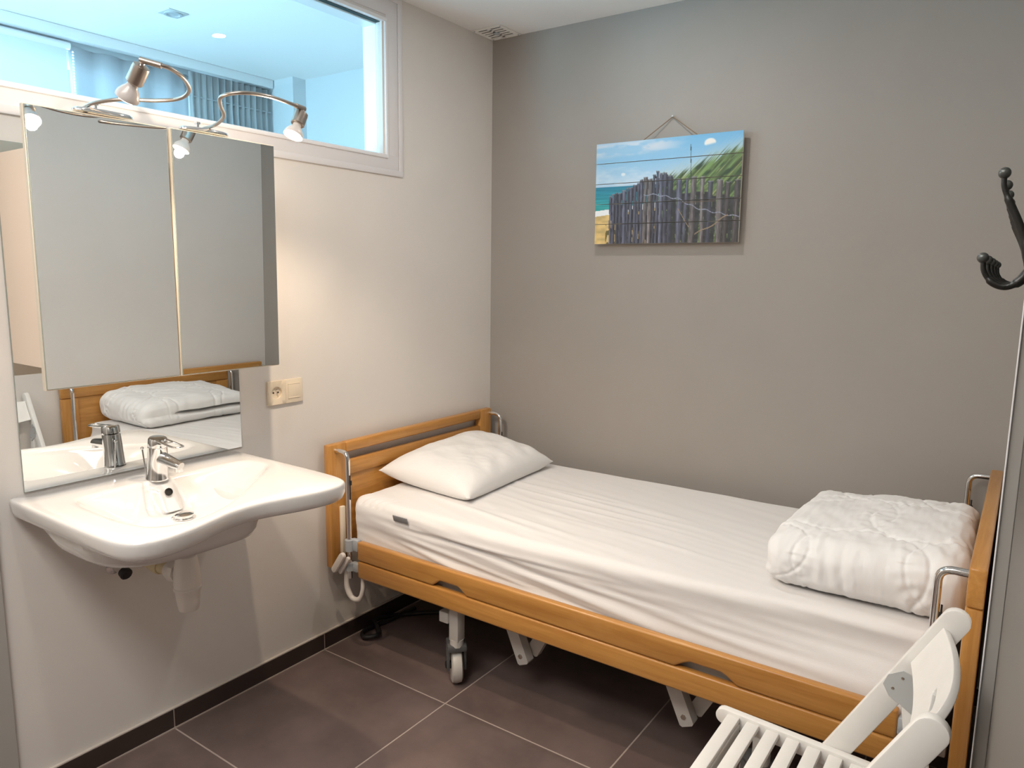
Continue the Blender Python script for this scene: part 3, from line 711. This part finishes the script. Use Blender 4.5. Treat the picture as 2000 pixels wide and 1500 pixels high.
    for (a0, b0, a1, b1) in ((.72, .92, .93, .75), (.60, .68, .68, .84)):
        ln = b0 + (b1-b0)*(U-a0)/(a1-a0) + .01*np.sin(U*40)
        col = np.where(((np.abs(V-ln) < .005) & (U > a0) & (U < a1))[..., None], np.array([.60, .52, .42]), col)
    col = mixc(col, [.35, .28, .22], ((np.abs(V-.612) < .003) & (U > .62) & (U < .85)).astype(float)*.7)
    return np.clip(col, 0, 1)
def s2l(c): return np.where(c <= .04045, c/12.92, ((c+.055)/1.055)**2.4)
pc = thing('beach_picture', 'beach fence picture printed on horizontal boards hanging on the grey wall', 'picture', (.862, -.02, 1.541))
PX0, PX1, PZ0, PZ1 = .5625, 1.1625, 1.541, 1.941
BH = .4/5; NXB, NZB = 300, 40
hole = [1.0]
for k in range(5):
    zt = PZ1-k*BH; ztp, zbp = zt-.0012, zt-BH+.0012
    tilt = .004*(1-k/4)                       # leans away from the wall a little at the top
    yf, yb = -.036-tilt, -.025-tilt
    us = np.linspace(0, 1, NXB+1); vs = np.linspace(0, 1, NZB+1)
    verts = [(PX0+(PX1-PX0)*u_, yf - .0012*math.sin(PI*v_)*.0, ztp+(zbp-ztp)*v_) for v_ in vs for u_ in us]
    W_ = NXB+1
    faces = [(j*W_+i, (j+1)*W_+i, (j+1)*W_+i+1, j*W_+i+1) for j in range(NZB) for i in range(NXB)]
    nf = len(faces); b0 = len(verts)
    verts += [(PX0, yb, ztp), (PX1, yb, ztp), (PX1, yb, zbp), (PX0, yb, zbp)]
    tl, tr, br, bl = 0, NXB, NZB*W_+NXB, NZB*W_
    faces += [tuple(list(range(0, W_)) + [b0+1, b0]), tuple([bl+i for i in range(NXB, -1, -1)] + [b0+3, b0+2]),
              tuple([j*W_ for j in range(NZB, -1, -1)] + [b0, b0+3]), tuple([j*W_+NXB for j in range(NZB+1)] + [b0+2, b0+1]), (b0, b0+1, b0+2, b0+3)]
    off = Vector(pc.location)
    me = bpy.data.meshes.new('board'); me.from_pydata([(a-off.x, b_-off.y, c-off.z) for a, b_, c in verts], [], faces)
    UU, VV = np.meshgrid(us, (k+vs*.985)/5)
    rgb = s2l(paint(UU, VV)); rgba = np.ones((len(verts), 4), np.float32); rgba[:b0, :3] = rgb.reshape(-1, 3); rgba[b0:, :3] = .5
    ca = me.color_attributes.new('print', 'FLOAT_COLOR', 'POINT'); ca.data.foreach_set('color', rgba.ravel())
    me.materials.append(M['print']); me.materials.append(M['board_edge'])
    mi = np.zeros(len(faces), np.int32); mi[nf:] = 1; me.polygons.foreach_set('material_index', mi)
    o = bpy.data.objects.new('printed_board', me); COL.objects.link(o); o.parent = pc
for x in (.66, 1.06):
    bm = NB(); box(bm, x-.02, x+.02, -.0275, -.006, 1.556, 1.93); finish('back_batten', bm, 'board_edge', pc, smooth=0)
bm = NB(); A, B_, C_ = Vector((.768, -.033, 1.942)), Vector((.872, -.006, 2.022)), Vector((.985, -.033, 1.942))
tube(bm, [A-Vector((0, 0, .004)), A, B_], .0018, 8); tube(bm, [B_, C_, C_-Vector((0, 0, .004))], .0018, 8); finish('hanging_cord', bm, 'cord', pc)
bm = NB(); tube(bm, [(.872, 0, 2.021), (.872, -.010, 2.024)], .0018, 8); lathe(bm, [(.0035, 0), (.0035, .001), (0, .0015)], 10, (.872, -.010, 2.024), (0, -1, .3)); finish('nail', bm, 'zinc', pc)

# ------------------------------------------------------------------ care bed
bed = thing('care_bed', 'wooden adjustable care bed with chrome guide tubes and wheels', 'bed', (1.03, -.54, 0))
YN, YF = -1.033, -.055           # near and far edge of the end panels
def end_panel(name, xa, xb, mir):
    """framed end panel between x=xa (wall side) and x=xb (mattress side)"""
    top, bot = (.826 if mir else .794), .328
    tr = .088 if mir else .0395
    pt = top-tr-.0006 if mir else top
    bm = NB(); box(bm, xa, xb, YN, YN+.082, bot, pt, bev=.006); p = finish(name, bm, 'wood_z', bed)
    bm = NB(); box(bm, xa, xb, YF-.082, YF, bot, pt, bev=.006); finish('end_post', bm, 'wood_z', p)
    e = 0 if mir else .0822
    bm = NB(); box(bm, xa, xb, YN+e, YF-e, top-tr, top, bev=.006, seg=3); finish('top_rail', bm, 'wood_y', p)
    zm = .668 if not mir else top-tr
    if not mir:
        bm = NB(); box(bm, xa+.002, xb-.001, YN+.083, YF-.083, .668, .722, bev=.004); finish('middle_rail', bm, 'wood_y', p)
    bm = NB(); box(bm, xa+.009, xb-.009, YN+.082, YF-.082, bot+.02, zm, bev=.002); finish('inset_panel', bm, 'wood_y', p)
    bm = NB(); box(bm, xa+.002, xb-.001, YN+.083, YF-.083, bot, bot+.035, bev=.004); finish('bottom_rail', bm, 'wood_y', p)
    return p
end_panel('headboard', .018, .05, False)
end_panel('footboard', 2.018, 2.051, True)
# chrome guide tubes
def bend(p, q, r_, s):           # rounded corner path
    p, q, s = Vector(p), Vector(q), Vector(s); a = q+(p-q).normalized()*r_; b_ = q+(s-q).normalized()*r_
    out = [p]
    for i in range(9):
        t = i/8; out.append((1-t)**2*a + 2*t*(1-t)*q + t*t*b_)
    return out + [s]
for (xp, xt, dz) in ((.05, .112, 0), (2.018, 1.963, .03)):
    for y in (-1.003, -.068):
        bm = NB(); tube(bm, bend((xp, y, .772+dz), (xt, y, .772+dz), .03, (xt, y, .30)), .0088, 14); gt = finish('guide_tube', bm, 'chrome', bed)
        bm = NB(); tube(bm, [(xt+(.010 if xt < 1 else .012), y, .60+dz), (xt+(.010 if xt < 1 else .012), y, .69+dz)], .0022, 6); box(bm, xt+.004, xt+.017, y-.003, y+.003, .655+dz, .672+dz, .001); finish('latch_pin', bm, 'dark', gt)
# side rails: two boards each side, grip cut-outs in the upper board
RX0, RX1 = .150, 1.913
def rail_board(name, yf, yb, z0, z1, cuts):
    pts = [(RX0, z1), (RX1, z1), (RX1, z0)]
    for (a, b_, d) in cuts[::-1]:
        for i in range(13):
            t = i/12; x = b_+(a-b_)*t; pts.append((x, z0 + d*(min(1, math.sin(PI*t)*1.5))))
    pts.append((RX0, z0))
    bm = NB(); prism(bm, pts, 'y', yf, yb)
    bmesh.ops.remove_doubles(bm, verts=bm.verts, dist=1e-6)
    eds = [e for e in bm.edges if len(e.link_faces) == 2 and e.calc_face_angle(0) > 1.1]
    bmesh.ops.bevel(bm, geom=eds, offset=.007, segments=3, profile=.5, affect='EDGES', clamp_overlap=True)
    return finish(name, bm, 'wood_x', bed, smooth=50)
CUTS = [(.510, .655, .024), (1.375, 1.545, .024)]
for (yf, yb) in ((-1.002, -.976), (-.096, -.070)):
    rail_board('side_rail', yf, yb, .3745, .446, CUTS)
    rail_board('side_rail', yf, yb, .3075, .3725, [])
# plastic guide blocks, release lever and hand-control cable at the head end
bm = NB(); tube(bm, [(.112, -1.003, .405), (.112, -1.003, .447)], .0165, 18); box(bm, .112, .152, -1.002, -.978, .405, .450, .006); finish('guide_block', bm, 'greyplastic', bed)
bm = NB(); tube(bm, [(.112, -1.003, .330), (.112, -1.003, .358)], .0155, 18); box(bm, .112, .152, -1.002, -.978, .325, .360, .006); finish('guide_block', bm, 'greyplastic', bed)
for z in (.385, .318):
    bm = NB(); tube(bm, [(1.963, -1.003, z), (1.963, -1.003, z+.045)], .0165, 18); box(bm, 1.912, 1.963, -1.002, -.978, z, z+.045, .006); finish('guide_block', bm, 'greyplastic', bed)
bm = NB(); prism(bm, capsule2d((.112, .395), (.070, .335), .012), 'y', -1.046, -1.030, bev=.003); lv = finish('release_lever', bm, 'whiteplastic', bed)
bm = NB(); prism(bm, capsule2d((.125, .382), (.085, .325), .0085), 'y', -1.029, -1.018, bev=.002); finish('lever_tongue', bm, 'whiteplastic', lv)
bm = NB(); tube(bm, spline([(.100, -1.000, .350), (.094, -1.002, .300), (.096, -1.002, .255), (.118, -1.000, .222), (.150, -.996, .225), (.163, -.990, .262), (.158, -.984, .300), (.150, -.978, .320)], 8), [.0105]*22+[.0095]*12+[.008]*12+[.007]*11, 14); finish('control_cable', bm, 'whiteplastic', bed)
bm = NB(); box(bm, .0505, .066, -.995, -.975, .375, .56, .004); finish('panel_bracket', bm, 'creamplastic', bed)
# steel frame, legs, lifting arms, motor
bm = NB()
for y in (-.945, -.125): box(bm, .06, 2.01, y-.018, y+.018, .345, .395, .004)
for x in (.10, .70, 1.30, 1.92): box(bm, x-.018, x+.018, -.945, -.125, .345, .39, .004)
finish('mattress_frame', bm, 'steel', bed)
bm = NB()
for y in (-.83, -.24): box(bm, .40, 1.68, y-.02, y+.02, .225, .265, .004)
for x in (.52, 1.58): box(bm, x-.02, x+.02, -.955, -.125, .225, .265, .004)
finish('chassis', bm, 'steel', bed)
for (x, y) in ((.560, -.93), (.560, -.15), (1.60, -.93), (1.60, -.15)):
    bm = NB(); box(bm, x-.02, x+.02, y-.02, y+.02, .165, .30, .004); tube(bm, [(x, y, .17), (x, y, .145)], .024, 18); lg = finish('leg', bm, 'steel', bed)
    rot = Matrix.Translation((x, y, 0)) @ Matrix.Rotation(-.78, 4, 'Z') @ Matrix.Translation((-x, -y, 0)); cx = x-.022
    bm = NB(); box(bm, cx-.03, x+.022, y-.034, y+.034, .128, .152, .006); box(bm, cx-.024, cx+.022, y-.034, y-.024, .050, .140, .003); box(bm, cx-.024, cx+.022, y+.024, y+.034, .050, .140, .003); bm.transform(rot); finish('caster_fork', bm, 'fork', lg)
    bm = NB(); lathe(bm, [(.020, -.018), (.052, -.020), (.061, -.015), (.064, 0), (.061, .015), (.052, .020), (.020, .018)], 32, (cx, y, .064), (0, 1, 0)); bm.transform(rot); finish('caster_wheel', bm, 'steel', lg)
    bm = NB(); lathe(bm, [(.010, -.038), (.014, -.035), (.014, .035), (.010, .038)], 14, (cx, y, .064), (0, 1, 0)); bm.transform(rot); finish('caster_axle', bm, 'dark', lg)
    bm = NB(); prism(bm, capsule2d((cx-.02, .14), (cx-.07, .115), .008), 'y', y-.012, y+.012, bev=.002); bm.transform(rot); finish('brake_pedal', bm, 'dark', lg)
for x in (.745, 1.315):
    bm = NB(); prism(bm, bar2d((x-.005, .285), (x+.060, .140), .022), 'y', -.885, -.850); arm = finish('lifting_arm', bm, 'steel', bed)
    bm = NB(); lathe(bm, [(.008, 0), (.008, .003), (.004, .0045), (0, .0045)], 6, (x+.050, -.885, .160), (0, -1, 0)); finish('arm_bolt', bm, 'nickel', arm)
    bm = NB(); prism(bm, bar2d((x+.135, .285), (x+.070, .165), .022), 'y', -.845, -.820); finish('lifting_arm', bm, 'steel', bed)
bm = NB(); tube(bm, [(.80, -.62, .145), (.89, -.62, .135)], .034, 20); tube(bm, [(.89, -.62, .138), (.93, -.62, .138)], .028, 20); mo = finish('lift_motor', bm, 'greyplastic', bed)
bm = NB(); tube(bm, [(.93, -.62, .140), (1.12, -.66, .128)], .007, 12); finish('motor_rod', bm, 'whiteplastic', mo)
o = finish('power_cable', tube(NB(), spline([(.06, -.60, .012), (.05, -.74, .012), (.035, -.86, .012), (.075, -.905, .014), (.115, -.875, .022), (.08, -.835, .022), (.03, -.80, .03), (.04, -.70, .012), (.20, -.55, .012), (.50, -.45, .012)], 8), .009, 10), 'dark')
tag(o, 'black power cable curled on the floor under the head of the bed', 'cable')

# ------------------------------------------------------------------ bedding
ZT = .600
def fold(u, v, u0, u1, v0, v1, w_, a):
    """soft ridge along the line (u0,v0)-(u1,v1)"""
    t = (u-u0)/(u1-u0)
    if t < -.05 or t > 1.05: return 0
    c = v0+(v1-v0)*t
    return a*math.exp(-((v-c)/w_)**2)*math.sin(PI*min(1, max(0, t)))**.6
FF = []; rnd = random.Random(11)
for i in range(13):
    u0 = .25+rnd.uniform(0, .25); FF.append((u0, u0+rnd.uniform(.5, 1.35), .575-rnd.uniform(0, .05)-i*.004, .545-i*.012+rnd.uniform(-.02, .02), rnd.uniform(.006, .012), rnd.uniform(.004, .009)*(1 if i % 2 else -.8)))
TF = []
for i in range(16):
    u0 = .25+rnd.uniform(0, .5); y0_ = -.30-.5*rnd.random(); TF.append((u0, u0+rnd.uniform(.5, 1.0), y0_, y0_-rnd.uniform(.02, .14), rnd.uniform(.008, .018), rnd.uniform(.0012, .0035)))
CF = [(.105+.022*i, .60-.003*i) for i in range(7)]
def matt(p, n):
    x, y, z = p
    # narrower round the foot end, soft hollow lying
    if n.y < -.2:
        f = min(1, -n.y)
        d = sum(fold(x, z, a, b_, c, e, w_, am) for (a, b_, c, e, w_, am) in FF)
        d += .010*ss(.46, .53, z)*ss(.60, .55, z)*math.sin(x*2.2+.6)
        d += .0022*noise.noise(Vector((x*3, z*60+x*4, 5))) + .0025*noise.noise(Vector((x*1.5, z*22+x*6, 9)))
        y -= d*f
    if n.z > .3:
        d = sum(fold(x, y, a, b_, c, e, w_, am) for (a, b_, c, e, w_, am) in TF)
        d += .0022*math.sin(x*5+y*9)*math.sin(y*6-x*2) + .0016*noise.noise(Vector((x*4+y*3, y*26+x*7, 1)))
        z += d*n.z
        if y < -.88 and x < .30:      # gathered corner
            z += .004*math.sin((x*1.0-y*.6)*190)*ss(-.86, -.95, y)*ss(.30, .22, x)
    y += .05*ss(1.25, 1.97, x)*ss(-.55, -.97, y)*ss(.42, .6, z)
    z += .004*ss(.6, 1.9, x) if n.z > 0 else 0
    return Vector((x, y, z))
mo_ = thing('mattress', 'mattress in a creased white fitted sheet on the care bed', 'mattress', (1.04, -.53, .396))
finish('fitted_sheet', rbox(.098, 1.990, -.968, -.098, .396, ZT, .030, 230, 130, 36, matt), 'sheet', mo_, smooth=80)
bm = NB(); box(bm, .318, .385, -.990, -.9865, .556, .578, .001, mat=Matrix.Translation((.35, -.99, .578)) @ Matrix.Rotation(.28, 4, 'X') @ Matrix.Translation((-.35, .99, -.578))); finish('sheet_label', bm, 'tag', mo_)

# pillow: two bulged sheets meeting in a pointed seam
def bil(A, B, C_, D, u, v): return A*(1-u)*(1-v) + B*u*(1-v) + C_*u*v + D*(1-u)*v
PL, PN, PR, PB = Vector((.060, -.800, .655)), Vector((.505, -.800, .6255)), Vector((.470, -.175, .628)), Vector((.058, -.185, .690))
bm = NB(); NU, NV = 56, 70; top_, bot_ = {}, {}
for i in range(NU+1):
    for j in range(NV+1):
        u, v = i/NU, j/NV; a, b_ = 2*u-1, 2*v-1
        k = ((1-a**4)*(1-b_**4)); k = max(0, k)
        pin = 1-.045*(1-a*a)*abs(b_)**6 ; pin2 = 1-.05*(1-b_*b_)*abs(a)**6
        uu = .5+.5*a*pin2; vv = .5+.5*b_*pin
        P = bil(PL, PN, PR, PB, uu, vv)
        h = .118*k**.55
        wr = .0035*math.sin(9*b_+5*a*a)*math.sin(6*a+3*b_)*k + .003*math.sin(26*(b_*.7+a*.4))*max(0, a)*k*(1-k)*4 + .004*math.sin(18*b_)*ss(.6, .95, a)*k**.4
        wr += (.0045*noise.noise(Vector((a*3, b_*5, 2))) + .0020*noise.noise(Vector((a*9, b_*16, 4))))*k**.5
        up_ = Vector((.10, 0, 1)).normalized()
        T_ = P + up_*(h*.66+wr); Bt = P - up_*(h*.52)
        floor_z = ZT+.0055
        if Bt.z < floor_z: Bt.z = floor_z - .0 + .0005*(1-k)
        if T_.x < .056: T_.x = .056
        if Bt.x < .056: Bt.x = .056
        edge = i in (0, NU) or j in (0, NV)
        top_[i, j] = bm.verts.new(T_)
        bot_[i, j] = top_[i, j] if edge else bm.verts.new(Bt)
for i in range(NU):
    for j in range(NV):
        bm.faces.new((top_[i, j], top_[i+1, j], top_[i+1, j+1], top_[i, j+1]))
        bm.faces.new((bot_[i, j], bot_[i, j+1], bot_[i+1, j+1], bot_[i+1, j]))
pil = tag(finish('pillow', bm, 'pillow', smooth=80), 'plump white pillow leaning on the headboard', 'pillow')

# folded duvet: one quilt folded over, fold facing the near side
def duv(p, n):
    x, y, z = p
    u = (x-1.55)/.46; v = (y+.845)/.61; h = (z-.602)/.165
    # sag: lower at the left near corner, full in the middle
    zz = .605 + h*(.125 + .025*ss(0, .9, u) + .018*math.sin(PI*min(1, max(0, v)))**.5 - .006*ss(.5, 1, v))
    x = x + .02*(1-ss(0, .35, h))*(1-u)*.3 - .012*math.sin(PI*h)*(1-u)*0
    y = y - .020*math.sin(PI*min(1, max(0, h)))*max(0, 1-v*3)
    # quilting scallops and pulls, in a coordinate that runs over the fold
    s = v - .30*(1-h)*(1-ss(0, .3, v)); q = 0
    for (cu, cv, r_) in ((.00, -.02, .24), (.50, -.06, .34), (1.02, -.02, .30), (.25, .50, .34), (.78, .46, .32), (.02, .95, .35), (.5, 1.0, .33), (1.0, .95, .33)):
        dd = math.hypot((u-cu)*1.0, (s-cv)*1.15); e_ = math.exp(-((dd-r_)/.010)**2); q -= .0042*e_; q += .0012*math.exp(-((dd-r_)/.05)**2)*math.sin(90*math.atan2(s-cv, u-cu)/PI)
    fy, fz = max(0, -n.y), max(0, n.z)
    pull = .0022*math.sin(u*62+4*h+math.sin(u*17))*math.exp(-((u-.40)/.20)**2)*ss(.05, .4, h)*fy
    pull += .0026*math.sin(u*42+s*20+1)*math.exp(-((u-.9)/.14)**2)*math.exp(-((s-.1)/.16)**2)
    pull += (.0016*math.sin(u*31+s*18+1)*math.sin(s*17+u*6) + .0032*math.sin(u*10+s*8)*math.sin(s*9-u*4))*fz
    d = q + pull + .004*math.sin(u*7+1)*math.sin(v*6) + .004*noise.noise(Vector((u*7, s*9, 3))) + .0022*noise.noise(Vector((u*34, s*12, 7)))
    x += n.x*d; y += n.y*d; zz += n.z*d*.9
    gx = max(0, -n.x)
    if gx > 0:                       # gap between the two layers on the side facing the basin
        x += gx*.075*math.exp(-((h-.44-.03*math.sin(v*9))/.05)**2)*ss(.22, .42, v)
        x -= gx*.005*abs(math.sin(PI*min(1, max(0, (h-.44)/.56 if h > .44 else h/.44))))
    x = min(x, 2.0145)
    return Vector((x, y, max(zz, .6065)))
dv = tag(finish('folded_duvet', rbox(1.555, 2.012, -.845, -.235, .602, .767, .050, 130, 140, 50, duv), 'quilt', smooth=80), 'folded white quilted duvet lying at the foot of the bed', 'duvet')

# ------------------------------------------------------------------ folding chair
ch = thing('folding_chair', 'white wooden slatted folding chair in front of the bed', 'chair', (1.82, -1.415, 0))
FY, NY_ = -1.20, -1.622          # far and near post
top_p, foot = Vector((2.012, .772)), Vector((1.600, .024)); pd = (top_p-foot).normalized()
for y in (FY, NY_):
    bm = NB(); prism(bm, capsule2d(foot, top_p, .0245), 'y', y-.010, y+.010, bev=.003); finish('back_post', bm, 'chair', ch)
    hinge = foot + pd*((.612-foot.y)/pd.y) + Vector((.030, -.028))
    bm = NB(); prism(bm, capsule2d(hinge, (2.030, .022), .0205), 'y', y-.0095, y+.0095, bev=.003); finish('leg', bm, 'chair', ch)
    inn = -1 if y == FY else 1
    yy = y + inn*.0102
    hp = foot + pd*((.622-foot.y)/pd.y)
    pl_ = [(hp.x-.030, hp.y-.012), (hp.x-.022, hp.y+.010), (hp.x+.004, hp.y+.026), (hp.x+.018, hp.y+.022), (hp.x+.040, hp.y-.020), (hp.x+.050, hp.y-.040), (hp.x+.046, hp.y-.058), (hp.x+.030, hp.y-.064), (hp.x+.010, hp.y-.050), (hp.x-.018, hp.y-.034)]
    bm = NB(); prism(bm, pl_, 'y', yy, yy+inn*.0018); hg = finish('hinge_plate', bm, 'zinc', ch, smooth=0)
    for (a, b_) in ((-.012, -.016), (.004, .010), (.034, -.046)):
        bm = NB(); lathe(bm, [(.0032, 0), (.0028, .001), (0, .0013)], 10, (hp.x+a, yy+inn*.0018, hp.y+b_), (0, inn, 0)); finish('rivet', bm, 'nickel', hg)
    # seat side rail
    yr = y + inn*.0215
    bm = NB(); prism(bm, capsule2d((1.588, .428), (1.925, .413), .0185), 'y', yr-.010, yr+.010, bev=.003); finish('seat_rail', bm, 'chair', ch)
sl0, sl1 = FY-.0315, NY_+.0315
for k in range(8):
    x = 1.5975+k*.0432; z = .4405-(x-1.588)*.0445
    bm = NB(); box(bm, x, x+.0285, sl1, sl0, z-.013, z, bev=.003); finish('seat_slat', bm, 'chair', ch)
for (x, z, r_) in ((1.615, .405, .010), (1.900, .395, .010)):
    bm = NB(); box(bm, x-.012, x+.012, sl1, sl0, z-.02, z+.02, bev=.003); finish('cross_bar', bm, 'chair', ch)
bm = NB(); box(bm, 1.99, 2.010, NY_+.0095, FY-.0095, .14, .175, bev=.003); finish('cross_bar', bm, 'chair', ch)
bm = NB(); box(bm, 1.665, 1.685, NY_+.0102, FY-.0102, .135, .17, bev=.003); finish('cross_bar', bm, 'chair', ch)
# curved back rest with a grip slot
bm = NB(); nrm = Vector((pd.y, -pd.x)); NS, NT = 36, 96; G = {}
s0 = (top_p-foot).length-.128; s1 = (top_p-foot).length-.012
ya, yb_ = FY-.0105, NY_+.0105; ym = (ya+yb_)/2
for i in range(NS+1):
    for j in range(NT+1):
        t = 2*j/NT-1; s = i/NS
        hgt = 1 - .16*abs(t)**2.2*(1 if s > .5 else .6)
        sv = s0+(s1-s0)*(.5+(s-.5)*hgt)
        b_ = foot + pd*sv + nrm*(.030*(1-t*t) - .004)
        G[i, j] = bm.verts.new((b_.x, ym+(yb_-ya)/2*t, b_.y))
for i in range(NS):
    for j in range(NT):
        s = (i+.5)/NS-.56; t = (2*(j+.5)/NT-1)*.20
        if (max(0, abs(t)-.034))**2 + (s*.116)**2 < .0075**2: continue
        bm.faces.new((G[i, j], G[i, j+1], G[i+1, j+1], G[i+1, j]))
bmesh.ops.delete(bm, geom=[v_ for v_ in bm.verts if not v_.link_faces], context='VERTS')
br = finish('backrest', bm, 'chair', ch, smooth=60); md = br.modifiers.new('thickness', 'SOLIDIFY'); md.thickness = .014; md.offset = 0
md = br.modifiers.new('rounding', 'BEVEL'); md.width = .003; md.segments = 2; md.limit_method = 'ANGLE'; md.angle_limit = math.radians(60)

# ------------------------------------------------------------------ coat hooks on the sliding door
cr = thing('coat_rack', 'black cast-iron row of double coat hooks on the sliding door', 'coat rack', (2.08, -1.67, 1.41))
bm = NB(); box(bm, 2.0715, 2.0832, -1.99, -1.36, 1.425, 1.462, bev=.002); finish('rack_rail', bm, 'iron', cr)
for k in range(5):
    y = -1.9+.114*k; dx = -.0009*k
    bm = NB()
    tube(bm, spline([(2.0745, y, 1.428), (2.066, y, 1.436), (2.062, y, 1.450), (2.054, y, 1.472), (2.044, y, 1.494), (2.0385, y, 1.508), (2.0375, y, 1.519)], 6), [.0048]*14+[.0037]*12+[.0025]*11, 12)
    tube(bm, spline([(2.076, y, 1.446), (2.066, y, 1.428), (2.058, y, 1.417), (2.047, y, 1.4125), (2.036, y, 1.417), (2.029, y, 1.427), (2.0275, y, 1.438)], 6), [.0048]*14+[.0036]*12+[.0025]*11, 12)
    box(bm, 2.0715, 2.077, y-.008, y+.008, 1.412, 1.472, bev=.002)
    bmesh.ops.translate(bm, verts=bm.verts, vec=(dx, 0, 0)); hk = finish('hook', bm, 'iron', cr)
    bm = NB(); bmesh.ops.create_uvsphere(bm, u_segments=14, v_segments=10, radius=.0056, matrix=Matrix.Translation((2.0375+dx, y, 1.5215))); finish('hook_ball', bm, 'knob', hk)
    bm = NB(); bmesh.ops.create_uvsphere(bm, u_segments=14, v_segments=10, radius=.0054, matrix=Matrix.Translation((2.0270+dx, y, 1.4405))); finish('hook_ball', bm, 'knob', hk)
